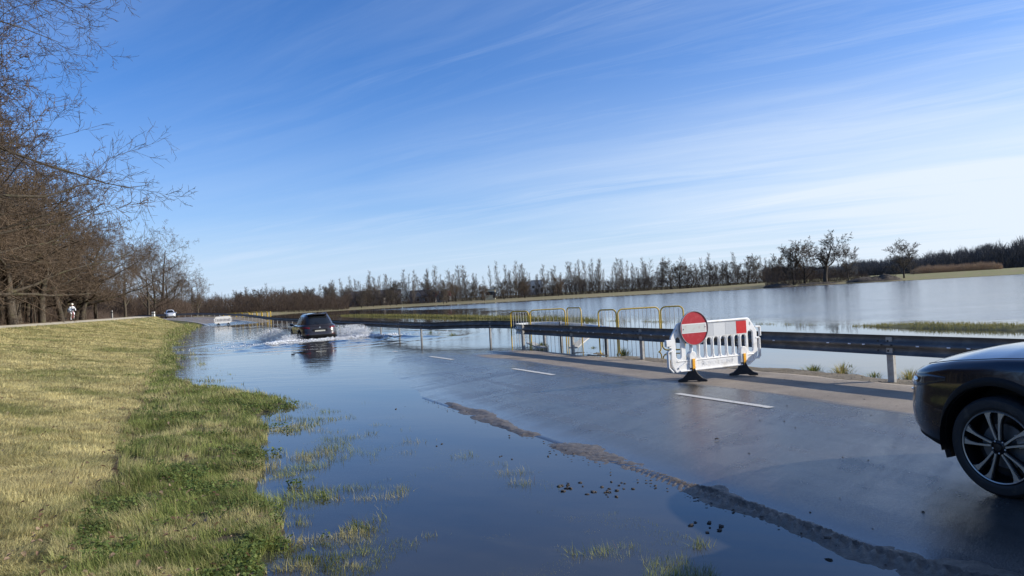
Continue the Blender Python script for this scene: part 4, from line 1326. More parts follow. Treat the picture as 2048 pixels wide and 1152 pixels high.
# trees at the bend, seen between the wood and the far road
GB = 'bare trees by the far bend'
bend = [(313, 168, 1.0, 4), (325, 176, .98, 2), (338, 185, .86, 4), (300, 160, .85, 4), (352, 205, .62, 2), (366, 215, .6, 4), (386, 225, .66, 2), (398, 215, .62, 4)]
for px_, d_, sc_, k_ in bend:
    x, y = pxd(px_, d_); y_ = y
    plant(oaks[k_], 'bare_tree', (x, y, hgt(x, y)), rt.random() * 6.28, sc_, 'bare tree by the far bend of the road, right of the wood', GB)

# overhanging tree whose trunk stands outside the picture on the left
big = cp(cp(cp(OAK, 1, ang=70, up=-.02, len=.74, wob=.15, kids=13, n=12), 2, len=.42, kids=9, up=-.01), 3, kids=7, up=.02)
big = cp(big, 0, kids=40, k0=.34, cone=.05)
segs = grow(40, 24, None, big, (.02, 0), .66)
m_tw_near = bark('near_twig', (.05, .036, .026), (.12, .095, .07))
bx_, by_ = -32.5, 29.0
bt = empty('overhanging_tree', (bx_, by_, hgt(bx_, by_)), R(0), 'near bare tree reaching long drooping branches into the top left corner of the sky', 'tree')
link('trunk', thick_mesh('trunk', [s_ for s_ in segs if s_[2] < 2], m_bark), bt)
link('crown', seg_mesh('crown', [s_ for s_ in segs if s_[2] >= 2], m_tw_near, 4, .0095), bt)

# ------------------------------------------------------------------ far shore: poplar row, woods, single trees
pops = [tree_kind(s_, 13.2, POP, .12, tl=1, rmin=.02, tm=m_pop, bm=m_pop) for s_ in (51, 52, 53)]
pops += [tree_kind(54, 12.5, cp(POP, 1, ang=46, len=.34, up=.10), .13, tl=1, rmin=.016, tm=m_pop, bm=m_pop)]
GP = 'poplars along the far shore'
prof_x = [610, 640, 700, 760, 800, 860, 930, 1000, 1040, 1060, 1100, 1150, 1200, 1260, 1330, 1400, 1460, 1530]
prof_h = [9, 10, 10.5, 12, 12, 12.5, 13, 15, 14.5, 10.5, 11.5, 12, 13, 12.5, 12.5, 12.0, 12.0, 11]
px_ = 452
while px_ < 1545:
    d_ = rt.uniform(272, 300) if px_ > 600 else rt.uniform(250, 280)
    x, y = pxd(px_ + rt.uniform(-3, 3), d_)
    hh = ip(px_, prof_x, prof_h) if px_ > 600 else rt.uniform(7, 9.5)
    sc_ = hh / 13.5 * rt.uniform(.66, 1.12); w_ = sc_ * rt.uniform(.75, 1.5)
    plant(pops[rt.choice([0, 0, 1, 1, 2, 3])], 'poplar', (x, y, hgt(x, y) - .1), rt.random() * 6.28, (w_, w_, sc_), 'slender bare poplar in the long row along the far shore', GP)
    px_ += rt.choice([2, 3, 4, 5, 7, 9, 15]) * rt.uniform(.8, 1.2) if px_ < 1300 else rt.uniform(9, 20)
rnd = [tree_kind(61, 9.0, RND, .26, rmin=.03, tm=m_twig2, bm=m_dark, tl=2), tree_kind(62, 9.0, RND, .26, rmin=.03, tm=m_twig, bm=m_dark, tl=2), tree_kind(63, 10.0, OAK, .30, rmin=.022, tm=m_twig2, bm=m_dark, tl=2)]
def kh(k): return max(v.co.z for v in k[1].vertices)
khs = [kh(k) for k in rnd]
# wooded stretch right of the poplars
GR = 'broad bare trees on the far shore'
for px_, top, d_ in [(1010, 575, 320), (1165, 553, 310), (1220, 556, 315), (1285, 550, 300), (1325, 537, 290), (1345, 515, 285), (1362, 520, 282), (1378, 524, 285), (1400, 531, 290), (1422, 520, 282), (1440, 524, 290), (1462, 517, 285), (1478, 520, 290), (1500, 505, 282),
                     (1515, 520, 290), (1538, 530, 300), (1560, 528, 310), (1580, 527, 300), (1238, 560, 330), (1190, 560, 325), (1260, 555, 325), (1303, 548, 330)]:
    x, y = pxd(px_, d_); hz = 590 - .055 * (px_ - 1024); z0 = hgt(x, y)
    H_ = 1.75 + (hz - top) / 1490 * d_ - z0; k_ = rt.randrange(3); sc_ = H_ / khs[k_]
    plant(rnd[k_], 'bare_tree', (x, y, z0 - .1), rt.random() * 6.28, (sc_ * rt.uniform(.95, 1.15), sc_, sc_), 'broad bare tree in the dark wood across the lake', GR)
for i in range(66):
    px_ = rt.uniform(352, 640) if i < 26 else rt.uniform(640, 1170); d_ = rt.uniform(240, 300); x, y = pxd(px_, d_); hz = 590 - .055 * (px_ - 1024); z0 = hgt(x, y)
    top = ip(px_, [350, 400, 450, 520, 600, 640, 900, 1050, 1170], [588, 580, 583, 573, 572, 568, 556, 552, 545]) + rt.uniform(-4, 18); k_ = rt.randrange(3)
    sc_ = (1.75 + (hz - top) / 1490 * d_ - z0) / khs[k_]
    plant(rnd[k_], 'bare_tree', (x, y, z0 - .1), rt.random() * 6.28, (sc_, sc_, sc_), *(('brownish bare tree among the scrub beyond the far bend, left of the poplar row', 'bare trees beyond the far bend') if i < 26 else ('bushy bare tree filling the gaps between the poplars', 'bushy trees among the poplars')))
# the single trees on the right
for px_, top, d_, k_, wx, lb in [(1655, 459, 205, 'oak', 1.0, 'tallest old dark oak standing on the far shore, right of centre'),
                                 (1592, 478, 215, 0, 1.1, 'bare grey tree just left of the tallest oak on the far shore'),
                                 (1613, 470, 214, 1, 1.0, 'bare grey tree close behind the left side of the tallest oak'),
                                 (1700, 482, 212, 0, .95, 'round topped bare tree just right of the tallest oak'),
                                 (1812, 474, 214, 0, 1.25, 'round topped twin trunked bare tree by itself on the far shore, furthest right'),
                                 (1560, 500, 230, 1, .9, 'low bare tree left of the group around the tallest oak')]:
    if k_ == 'oak':
        kk = tree_kind(90, 10.5, cp(cp(OAK, 1, wob=.2, ang=56, kids=13), 0, kids=16, k0=.22), .6, rmin=.024, tm=m_dark, bm=m_dark, tl=3, lean=(.05, 0)); hh = kh(kk)
    else: kk = rnd[k_]; hh = khs[k_]
    x, y = pxd(px_, d_); hz = 590 - .055 * (px_ - 1024); z0 = hgt(x, y)
    sc_ = (1.75 + (hz - top) / 1490 * d_ - z0) / hh
    plant(kk, 'bare_tree', (x, y, z0 - .1), rt.random() * 6.28 if k_ != 'oak' else 2.2, (sc_ * wx, sc_ * wx, sc_), lb, None)

# ------------------------------------------------------------------ thickets and far woods that read as one mass
def thicket(name, n, fn, mat_, label, cat, lean=.35, seg=2, rmin=.02, seed=5):
    g = np.random.default_rng(seed)
    x, y, z, L = fn(g, n)
    d = np.stack([g.normal(0, lean, n), g.normal(0, lean, n), np.ones(n)], 1); d /= np.linalg.norm(d, axis=1, keepdims=True)
    A = np.stack([x, y, z], 1); V = []; F = []
    r0 = rmin * (1 + g.random(n)); base = 0
    pts = [A]; 
    for k in range(seg):
        d = d + g.normal(0, .22, (n, 3)); d /= np.linalg.norm(d, axis=1, keepdims=True)
        pts.append(pts[-1] + d * (L / seg)[:, None])
    rad = np.linspace(1, .25, seg + 1)
    u = np.cross(d, [[0, 1, .01]]); u /= np.linalg.norm(u, axis=1, keepdims=True); v = np.cross(u, d)
    for k, p_ in enumerate(pts):
        for j in range(3):
            a = 2 * math.pi * j / 3; V.append(p_ + (u * math.cos(a) + v * math.sin(a)) * (r0 * rad[k])[:, None])
    V = np.stack(V, 1).reshape(-1, 3); m = 3 * (seg + 1); b0 = np.arange(n) * m
    for k in range(seg):
        for j in range(3):
            j2 = (j + 1) % 3; F.append(np.stack([b0 + 3 * k + j, b0 + 3 * k + j2, b0 + 3 * k + 3 + j2, b0 + 3 * k + 3 + j], 1))
    o = link(name, mesh_np(name, V, np.concatenate(F), mat_, True)); tag(o, label, cat, kind='stuff')
    return o


def topline(px, xs, ys): return np.interp(px, xs, ys)
HZ = lambda px: 590 - .055 * (px - 1024)
def far_fn(x0, x1, xs, ys, d0, d1, zoff=0.0, powr=.6):
    def fn(g, n):
        px = g.uniform(x0, x1, n); d = g.uniform(d0, d1, n)
        x = (px - 1028) / 1490 * d; y = d
        zg = land(x, y)[0]
        nz = vn(px * .045, d * .02, 7) * .5 + vn(px * .16, d * .05, 9) * .5
        H = np.maximum(1.75 + (HZ(px) - topline(px, xs, ys)) / 1490 * d - zg, .6) * (.40 + .85 * nz) + g.random(n) ** 3 * 1.2
        k = g.random(n); z = zg + H * .8 * k ** 1.2 * (g.random(n) < .75)
        L = np.minimum(H - (z - zg), H * g.uniform(.2, .55, n)) + .2
        return x, y, z, L
    return fn
m_th = bark('thicket_twig', (.055, .042, .034), (.115, .085, .064))
m_th2 = bark('brown_thicket', (.075, .052, .038), (.14, .10, .072))
m_wood = bark('far_wood_twig', (.075, .076, .080), (.13, .128, .13))
TX = [540, 600, 700, 800, 900, 1000, 1060, 1110, 1150, 1200, 1300, 1400, 1530, 1600]
TY = [596, 592, 590, 588, 587, 581, 580, 562, 556, 553, 549, 545, 540, 540]
thicket('hedge', 13000, far_fn(560, 1560, TX, TY, 268, 296), m_th, 'dark tangled hedge and scrub at the foot of the poplars on the far shore', 'hedge', rmin=.035, seed=1)
thicket('brush', 12000, far_fn(340, 700, [340, 360, 400, 440, 520, 560, 600, 640, 700], [600, 596, 590, 588, 586, 580, 582, 584, 588], 225, 290), m_th2, 'brown leafless scrub beyond the far bend, left of the poplar row', 'scrub', rmin=.032, seed=2)
thicket('brush', 2600, far_fn(1535, 1745, [1535, 1560, 1600, 1650, 1700, 1745], [532, 526, 524, 534, 537, 550], 212, 240), m_th, 'dark scrub around the trunks of the tall oak group', 'scrub', rmin=.03, seed=3)
thicket('far_wood', 30000, far_fn(1690, 2150, [1690, 1760, 1820, 1880, 1960, 2048, 2150], [524, 520, 512, 502, 492, 480, 474], 380, 460), m_wood, 'dark bare wood along the horizon at the far right', 'wood', lean=.2, rmin=.07, seed=4)
thicket('far_wood', 14000, far_fn(1530, 1720, [1530, 1640, 1720], [530, 528, 524], 360, 420), m_wood, 'grey bare wood glimpsed behind the oak group', 'wood', lean=.2, rmin=.07, seed=6)
m_reed = mat('dry_reed', (.36, .25, .15), .8, var=(.4, (.27, .17, .10), .4, .6))
thicket('reeds', 26000, far_fn(1825, 2010, [1825, 1850, 1990, 2010], [545, 535.5, 526.5, 532], 250, 275), m_reed, 'pale rusty reed bed in front of the far right wood', 'reeds', lean=.06, rmin=.02, seed=7)

thicket('brush', 15000, far_fn(120, 385, [120, 200, 260, 330, 385], [545, 560, 580, 594, 599], 165, 225), m_th2, 'brown leafless scrub behind the trees at the far bend', 'scrub', rmin=.03, seed=12)
# thick brush in the depth of the left wood
def lw_fn(g, n):
    q = g.uniform(20, 175, n); o_ = -24 - g.random(n) ** .8 * 40 + (q - 60) * .10
    x = P0[0] + RX * o_ - RY * q; y = P0[1] + RY * o_ + RX * q; z = land(x, y)[0]
    return x, y, z, g.uniform(.8, 4.2, n) * np.interp(o_, [-60, -24], [1.7, .5])
thicket('undergrowth', 42000, lw_fn, m_th2, 'brown leafless undergrowth between the trunks of the left wood', 'undergrowth', lean=.28, rmin=.014, seed=8)
def lw2(g, n):
    q = g.uniform(60, 330, n); o_ = -70 - g.random(n) * 30 + (q - 60) * .12
    x = P0[0] + RX * o_ - RY * q; y = P0[1] + RY * o_ + RX * q; z = land(x, y)[0]; k = g.random(n) * 9
    return x, y, z + k, g.uniform(2, 5, n)
thicket('far_wood', 42000, lw2, m_th2, 'deep mass of bare trees behind the left wood', 'wood', lean=.25, rmin=.04, seed=9)
# ------------------------------------------------------------------ grass: blades scattered over the bank, thinning with distance
gr = np.random.default_rng(42)


def scatter(n, r0, r1, a0, a1):
    r = np.exp(gr.uniform(math.log(r0), math.log(r1), n)); a = np.radians(gr.uniform(a0, a1, n))
    x = r * np.sin(a); y = r * np.cos(a)
    return (x, y, r) + land(x, y)[:7]


def blades(name, x, y, z, L, wd, lean, az, col, label, mat_):
    n = len(x)
    d = np.stack([np.cos(az) * np.sin(lean), np.sin(az) * np.sin(lean), np.cos(lean)], 1)
    l2 = np.minimum(lean * 1.6 + .25, 1.5)
    d2 = np.stack([np.cos(az) * np.sin(l2), np.sin(az) * np.sin(l2), np.cos(l2)], 1)
    fa = gr.uniform(0, 2 * math.pi, n)
    u = np.stack([np.cos(fa), np.sin(fa), np.zeros(n)], 1) * (wd / 2)[:, None]
    A = np.stack([x, y, z - .008], 1); Mid = A + d * (L * .5)[:, None]; T_ = Mid + d2 * (L * .5)[:, None]
    V = np.stack([A - u, A + u, Mid - u * .8, Mid + u * .8, T_], 1).reshape(-1, 3)
    b = np.arange(n)[:, None] * 5
    F = np.concatenate([b + [0, 1, 3], b + [0, 3, 2], b + [2, 3, 4]], 0)
    C = np.repeat(col, 5, 0)
    o = link(name, mesh_np(name, V, F, mat_, False, C)); tag(o, label, 'grass', kind='stuff')


m_blade = vmat('grass_blade', .65, None, None, .42)
# the dry slope
x, y, r, z, o_, s_, E_, T_, Cr_, ys_ = scatter(1250000, 3.0, 120, -42, -8)
k = (o_ < T_ + .05 - .09 * (vn(x * 1.5, y * 1.5, 83) > .45) * (s_ < 14)) & (o_ > Cr_ - .15) & (s_ < 130) & (z > .02)
x, y, r, z, o_, s_, T_ = [q[k] for q in (x, y, r, z, o_, s_, T_)]
n = len(x)
pg = fbm(x * .6, y * .6, 91, 4) + ip(s_, [0, 30, 60], [0, .0, .1]); pc = fbm(x * 1.9, y * 1.9, 401, 3); pf = vn(x * 5, y * 5, 17)
g1 = np.clip((pg - .02) * 3 + gr.normal(0, .22, n) + (pc > .22) * .7, 0, 1)[:, None]
rn = gr.random((n, 1))
dry = np.array([.74, .65, .33]) * (1 - rn) + np.array([.40, .34, .15]) * rn
dry *= (.62 + .75 * vn(x * 5.2, y * 5.2, 71))[:, None]
dry = dry * np.where(vn(x * 7, y * 7, 73) * vn(x * 1.3, y * 1.3, 74) > .52, .45, 1)[:, None]
grn = np.array([.17, .20, .05]) * (1 - rn) + np.array([.27, .28, .09]) * rn
col = dry * (1 - g1 * .85) + grn * g1 * .85
brn = (gr.random(n) < .06)[:, None]; col = np.where(brn, [.17, .11, .06], col)
wd = np.maximum(.0035, r * .00042) * gr.uniform(.7, 1.5, n)
L = gr.uniform(.025, .06, n) * (1 + 1.1 * pf ** 2) * ip(r, [5, 40, 110], [1, 1.3, 1.7])
az = vn(x * 1.7, y * 1.7, 55) * 5.0 - 2.4 + gr.normal(0, .8, n)
lean = np.clip(.45 + .7 * (vn(x * 3.2, y * 3.2, 57) - .3) + gr.normal(0, .28, n), .02, 1.35)
blades('grass', x, y, z, L, wd, lean, az, np.clip(col, .01, 1), 'short dry straw coloured grass on the embankment slope', m_blade)
print('dry blades', n)

# the green verge, running out into the flood
x, y, r, z, o_, s_, E_, T_, Cr_, ys_ = scatter(1350000, 2.6, 118, -42, 14)
cl = fbm(x * 1.3, y * 1.3, 411, 4); cl2 = fbm(x * 4.5, y * 4.5, 417, 3)
sub = (z > -.085) & (z <= .0) & (o_ < -4.0 + ip(s_, [-8, -2, 3, 8], [.2, 0, -.6, -1.6])) & ((cl + cl2 * .8 + z * 2.2 + ip(r, [4, 12, 30], [.05, .04, -.08])) > .0) & (gr.random(len(x)) < .55)
sub |= (z > -.10) & (z <= 0) & (o_ < -3.9) & (vn(x * 2.6, y * 2.6, 99) > .80) & (vn(x * .7, y * .7, 98) > .45) & (gr.random(len(x)) < .16) & (r < 22)
k = (((z > .0) & (o_ < -3.4)) | sub) & (o_ > T_ - .10 + .10 * (vn(x * 1.5, y * 1.5, 83) > .45) * (s_ < 14)) & (cl2 > -.15)
x, y, r, z, o_, s_, E_, cl, cl2 = [q[k] for q in (x, y, r, z, o_, s_, E_, cl, cl2)]
n = len(x); rn = gr.random((n, 1)); pf = vn(x * 3.2, y * 3.2, 19)
big = vn(x * 1.6, y * 1.6, 23)
dry = np.clip((vn(x * 2.1, y * 2.1, 29) * .6 + vn(x * 6, y * 6, 30) * .5 - .55) * 4 + gr.normal(0, .4, n), 0, 1)[:, None]
grn = np.array([.12, .165, .035]) * (1 - rn) + np.array([.33, .35, .11]) * rn
grn = grn * (.55 + .75 * vn(x * 4.4, y * 4.4, 37))[:, None]
col = grn * (1 - dry * .8) + np.array([.58, .50, .25]) * dry * .8
col = np.where((gr.random(n) < .05)[:, None], [.14, .08, .05], col)
wd = np.maximum(.0035, r * .00045) * gr.uniform(.7, 1.5, n)
L = (gr.uniform(.04, .10, n) + .13 * pf ** 3 * gr.random(n) + .09 * (big > .72) * gr.random(n)) * ip(r, [4, 30, 70], [1, 1.2, 1.6])
L = np.where(z < 0, np.maximum(L * .8, -z + .02), L)
az = vn(x * 1.1, y * 1.1, 58) * 6.3 + gr.normal(0, .9, n)
lean = np.clip(.35 + gr.normal(0, .35, n), .02, 1.3)
blades('grass', x, y, z, L, wd, lean, az, np.clip(col, .01, 1), 'lush green grass along the water edge, standing out of the flood in tufts', m_blade)
print('verge blades', n)

# low broad-leaved weeds in the verge
x, y, r, z, o_, s_, E_, T_, Cr_, ys_ = scatter(420000, 2.6, 34, -42, 12)
cw = fbm(x * 1.7, y * 1.7, 431, 3); cw2 = fbm(x * 1.2, y * 1.2, 437, 3)
k = ((z > -.012) & (o_ < -4.6) & (o_ > T_) & (cw > .07)) | ((o_ < T_) & (o_ > T_ - 7) & (cw2 > .30) & (s_ < 20))
x, y, r, z = [q[k] for q in (x, y, r, z)]; n = len(x)
sz = gr.uniform(.006, .015, n) * ip(r, [3, 10, 34], [.9, 1.2, 2.6]); fa = gr.uniform(0, 6.28, n); tl = gr.normal(0, .45, (n, 2))
u = np.stack([np.cos(fa), np.sin(fa), tl[:, 0]], 1) * sz[:, None]; v = np.stack([-np.sin(fa), np.cos(fa), tl[:, 1]], 1) * (sz * .75)[:, None]
c = np.stack([x, y, z + gr.uniform(.012, .075, n)], 1)
V = np.stack([c - u, c - u * .3 - v, c + u * .6 - v * .8, c + u * 1.15, c + u * .6 + v * .8, c - u * .3 + v], 1).reshape(-1, 3)
b = np.arange(n)[:, None] * 6
F = np.concatenate([b + [0, 1, 2, 3], b + [0, 3, 4, 5]], 0)
rn = gr.random((n, 1)); col = np.array([.07, .115, .025]) * (1 - rn) + np.array([.21, .26, .07]) * rn
o = link('weeds', mesh_np('weeds', V, F, m_blade, False, np.repeat(col, 6, 0))); tag(o, 'low bright green broad leaved weeds in patches on the verge', 'weeds', kind='stuff')
print('weed leaves', n)

# dead oak leaves and scraps
x, y, r, z, o_, s_, E_, T_, Cr_, ys_ = scatter(9000, 2.6, 30, -42, 12)
k = (z > -.005) & (o_ < -4.5) & (o_ > T_ - 8); k &= (gr.random(len(x)) < np.where(o_ > T_ - .3, .35, .05))
x, y, r, z = [q[k] for q in (x, y, r, z)]; n = len(x)
sz = gr.uniform(.010, .028, n); fa = gr.uniform(0, 6.28, n); tl = gr.normal(0, .35, (n, 2))
u = np.stack([np.cos(fa), np.sin(fa), tl[:, 0]], 1) * sz[:, None]; v = np.stack([-np.sin(fa), np.cos(fa), tl[:, 1]], 1) * (sz * .6)[:, None]
c = np.stack([x, y, z + gr.uniform(.02, .06, n)], 1); cu_ = np.array([0, 0, .012])
V = np.stack([c - u, c - u * .4 - v + cu_, c + u * .5 - v + cu_, c + u, c + u * .5 + v + cu_, c - u * .4 + v + cu_], 1).reshape(-1, 3)
b = np.arange(n)[:, None] * 6; F = np.concatenate([b + [0, 1, 2, 3], b + [0, 3, 4, 5]], 0)
rn = gr.random((n, 1)); col = np.array([.16, .08, .045]) * (1 - rn) + np.array([.42, .30, .20]) * rn
o = link('fallen_leaves', mesh_np('fallen_leaves', V, F, m_blade, False, np.repeat(col, 6, 0))); tag(o, 'dead brown leaves lying in the grass', 'leaves', kind='stuff')

# grass on the low ridge out in the water and on its edges
def ridge_grass(n0, s0, s1, oc, label, ln=.28, wdt=.03):
    s2 = gr.uniform(s0, s1, n0); o2 = oc(s2) + gr.normal(0, .8, n0); x, y = W(o2, s2)
    z = land(x, y)[0]; k = (z > -.03 - .1 * (gr.random(n0) < .03)) & (vn(x * 2, y * 2, 5) > .25); x, y, z = x[k], y[k], z[k]; n = len(x); rn = gr.random((n, 1))
    col = np.array([.32, .27, .10]) * (1 - rn) + np.array([.13, .15, .04]) * rn
    blades('grass', x, y, np.maximum(z, -.05), gr.uniform(.06, ln, n), gr.uniform(.5, 1, n) * wdt, np.clip(gr.normal(.3, .3, n), 0, 1.2), gr.uniform(0, 6.3, n), col, label, m_blade)
rc = lambda s: 14.9 + ip(s, [0, 30, 70, 110], [-.3, .3, 2.0, 2.2])
ridge_grass(46000, -14, 27, rc, 'yellow green grass on the low island behind the guardrail at the right', .16, .012)
ridge_grass(30000, 27, 112, rc, 'brown green grass on the thin spit behind the yellow railings', .34, .04)

# loose tufts beside the guardrail
def tuft(o_, s_, h, n, label, group, dryness=.6, name='grass_tuft', cat='grass tuft', spread=.10):
    x, y = W(o_, s_); x = float(x); y = float(y); z0 = max(hgt(x, y), -.02)
    a = gr.uniform(0, 6.28, n); rr_ = np.abs(gr.normal(0, spread, n)); bx = rr_ * np.cos(a); by = rr_ * np.sin(a)
    L = gr.uniform(.4, 1, n) * h; lean = np.clip(rr_ / spread * .45 + gr.normal(.1, .2, n), 0, 1.35)
    d = np.stack([np.cos(a) * np.sin(lean), np.sin(a) * np.sin(lean), np.cos(lean)], 1); l2 = np.minimum(lean + .5, 1.7)
    d2 = np.stack([np.cos(a) * np.sin(l2), np.sin(a) * np.sin(l2), np.cos(l2)], 1)
    u = np.stack([-np.sin(a), np.cos(a), 0 * a], 1) * .004
    A = np.stack([bx, by, 0 * a - .03], 1); Mi = A + d * (L * .55)[:, None]; T2 = Mi + d2 * (L * .5)[:, None]
    V = np.stack([A - u, A + u, Mi - u, Mi + u, T2], 1).reshape(-1, 3); b = np.arange(n)[:, None] * 5
    F = np.concatenate([b + [0, 1, 3], b + [0, 3, 2], b + [2, 3, 4]], 0)
    rn = gr.random((n, 1)); dr = (gr.random((n, 1)) < dryness)
    col = np.where(dr, np.array([.50, .42, .18]) * (.6 + .5 * rn), np.array([.10, .14, .03]) * (.7 + .8 * rn))
    o = link(name, mesh_np(name, V, F, m_blade, False, np.repeat(col, 5, 0))); o.location = (x, y, z0)
    tag(o, label, cat, group)
tuft(3.95, 7.5, .30, 240, 'spiky grass tuft in the water behind the guardrail, left of the barrier', None)
tuft(4.05, 12.6, .26, 220, 'green grass tuft in the water behind the guardrail start', None, .35)
tuft(4.6, 10.2, .13, 120, 'small green tuft behind the guardrail post, between both railing groups', None, .3)
tuft(3.95, 1.0, .22, 200, 'dark short grass tuft just right of the barrier on the gravel edge', None, .25)
tuft(3.98, .35, .30, 260, 'big yellow grass tuft on the gravel edge, right of the barrier', None, .8)
tuft(3.95, -.35, .16, 140, 'small dark tuft on the gravel edge between two yellow tufts', None, .2)
tuft(4.0, -1.0, .28, 240, 'yellow green tuft on the gravel edge nearest the dark car', None, .7)
tuft(5.1, 24.0, .22, 160, 'green tuft in the water under the far guardrail bend', None, .3, spread=.25)
tuft(5.4, 28.3, .18, 120, 'small green tuft in the water left of the larger one under the far guardrail', None, .3, spread=.2)
for i in range(9):
    tuft(gr.uniform(4.8, 9.5), gr.uniform(-2, 12), gr.uniform(.05, .12), 40, 'tiny dark weed tuft poking out of the water behind the guardrail', 'weed tufts in the flood', .2, 'weed_tuft', 'weed', spread=.05)

# clods and stones by the mud strip and on the road
m_clod = mat('dark_clod', (.045, .036, .03), .8, var=(20, (.08, .065, .05), .5, .75), bump=(60, .01))
def lumps(name, P, label, cat, m):
    ico = octv.copy(); V = []; F = []
    base = np.array([[math.cos(a) * math.cos(e), math.sin(a) * math.cos(e), math.sin(e)] for e in (-.5, .3, .95) for a in np.arange(6) * 1.047 + e]); base = np.vstack([base, [[0, 0, 1]]])
    f_ = [(i * 6 + j, i * 6 + (j + 1) % 6, (i + 1) * 6 + (j + 1) % 6, (i + 1) * 6 + j) for i in range(2) for j in range(6)]; f3 = [(12 + j, 12 + (j + 1) % 6, 18) for j in range(6)]
    V = []; FQ = []; FT = []
    for i, (x, y, z, s) in enumerate(P):
        q = base * (s * np.array([1, gr.uniform(.5, 1.0), gr.uniform(.2, .42)])) * gr.uniform(.5, 1.5, (len(base), 1)); a = gr.uniform(0, 6.28); c_, s2 = math.cos(a), math.sin(a)
        q = np.stack([q[:, 0] * c_ - q[:, 1] * s2 + x, q[:, 0] * s2 + q[:, 1] * c_ + y, q[:, 2] + z], 1)
        V.append(q); FQ += [[k + i * 19 for k in t_] for t_ in f_]; FT += [[k + i * 19 for k in t_] for t_ in f3]
    o = link(name, mesh_np(name, np.concatenate(V), [np.array(FQ), np.array(FT)], m, False)); tag(o, label, cat, kind='stuff')
P = []
for (o_, s_, n_, sp, sz) in [(-3.88, -3.62, 16, .10, .020), (-3.72, -3.95, 22, .13, .014), (-3.50, -4.0, 12, .12, .016), (-3.66, -5.1, 10, .10, .018), (-3.6, -5.25, 6, .06, .02), (-3.76, 2.5, 5, .12, .018), (-4.2, -1.0, 4, .2, .016), (-3.4, -2.4, 6, .10, .014), (-3.9, -2.1, 5, .1, .016)]:
    for _ in range(int(n_ * .65)):
        q = (o_ + gr.normal(0, sp * .6), s_ + gr.normal(0, sp)); x, y = W(*q); P.append((float(x), float(y), .004, sz * gr.uniform(.5, 1.5)))
for _ in range(150):
    s_ = gr.uniform(-11, 3.3); o_ = -3.12 - abs(gr.normal(0, .12)) + .10 * math.sin(s_ * .7 + 1); x, y = W(o_, s_); P.append((float(x), float(y), .012, gr.uniform(.005, .016)))
lumps('clods', P, 'dark mud clods and stones along the strip of mud and in the shallow water', 'clods', m_clod)
P = []
for _ in range(110):
    o_ = gr.uniform(-3, 2.9); s_ = gr.uniform(-8, 14); x, y = W(o_, s_); zr_ = float(road_z(np.array(o_), np.array(s_)))
    if zr_ > .004: P.append((float(x), float(y), zr_ + .003, gr.uniform(.004, .013)))
for px_, py_, s in ((2.13, 8.1, .028), (1.95, 4.83, .03)): P.append((px_, py_, .07, s))
lumps('pebbles', P, 'small dark pebbles scattered over the wet road', 'pebbles', m_clod)
P = []
for _ in range(900):
    s_ = gr.uniform(-9, 12); o_ = 3.08 + abs(gr.normal(.25, .3)); x, y = W(o_, s_); z_ = hgt(float(x), float(y))
    if z_ > -.01: P.append((float(x), float(y), z_, gr.uniform(.006, .022)))
m_grav = mat('pale_gravel', (.30, .25, .18), .85, var=(9, (.12, .10, .075), .4, .6))
lumps('gravel', P, 'loose gravel and crumbs along the road edge under the guardrail', 'gravel', m_grav)
# ------------------------------------------------------------------ cyclist on the embankment path
m_skin = mat('skin', (.48, .30, .22), .6)
m_whitecloth = mat('white_cloth', (.72, .74, .78), .8)
m_bluecloth = mat('blue_bag_cloth', (.05, .10, .20), .8, var=(9, (.30, .42, .52), .5, .6))
m_navycloth = mat('navy_cloth', (.015, .02, .05), .8)
m_bike = mat('red_bike_paint', (.42, .03, .045), .35)
m_tyre = mat('bike_tyre', (.02, .02, .02), .7)
cxp, cyp = pxd(147, 77.0); zc_ = hgt(cxp, cyp)
cyh = math.atan2(-cyp, -cxp) + R(14)
bk = empty('bicycle', (cxp, cyp, zc_), cyh, 'red bicycle ridden along the embankment path on the left', 'bicycle')
for wx__ in (.53, -.53):
    wp = empty('wheel', (wx__, 0, .345)); wp.parent = bk; Mw = Matrix.Rotation(R(90), 4, 'X')
    MB().tube([(.325 * math.cos(a), 0, .325 * math.sin(a)) for a in np.arange(24) * math.pi / 12], .022, 8, closed=True).build('tyre', m_tyre, wp, smooth=True)
    sb = MB()
    for a in np.arange(12) * math.pi / 6: sb.tube([(0, 0, 0), (.31 * math.cos(a), 0, .31 * math.sin(a))], .003, 3)
    sb.build('spokes', m_alu, wp)
fb = MB()
for a, b2 in (((-.53, 0, .345), (-.12, 0, .30)), ((-.12, 0, .30), (-.22, 0, .82)), ((-.20, 0, .74), (.36, 0, .80)), ((-.12, 0, .30), (.38, 0, .72)), ((-.53, 0, .345), (-.20, 0, .74)), ((.53, 0, .345), (.34, 0, .98))):
    fb.tube([a, b2], .03, 8)
fb.build('frame', m_bike, bk, smooth=True)
MB().tube([(.26, .29, 1.02), (.36, .12, 1.04), (.36, -.12, 1.04), (.26, -.29, 1.02)], .016, 6).build('handlebar', m_tyre, bk, smooth=True)
MB().box((-.24, 0, .88), (.26, .15, .06)).build('saddle', m_tyre, bk, bevel=.02)


def skin_fig(name, pts, edges, radii, m, parent=None, sub=2):
    me = bpy.data.meshes.new(name); me.from_pydata(pts, edges, []); o = link(name, me, parent)
    sk = o.modifiers.new('skin', 'SKIN'); sk.use_smooth_shade = True
    for v, r_ in zip(me.skin_vertices[0].data, radii): v.radius = (r_, r_)
    me.skin_vertices[0].data[0].use_root = True
    sb_ = o.modifiers.new('sub', 'SUBSURF'); sb_.levels = sub; sb_.render_levels = sub
    me.materials.append(m); return o


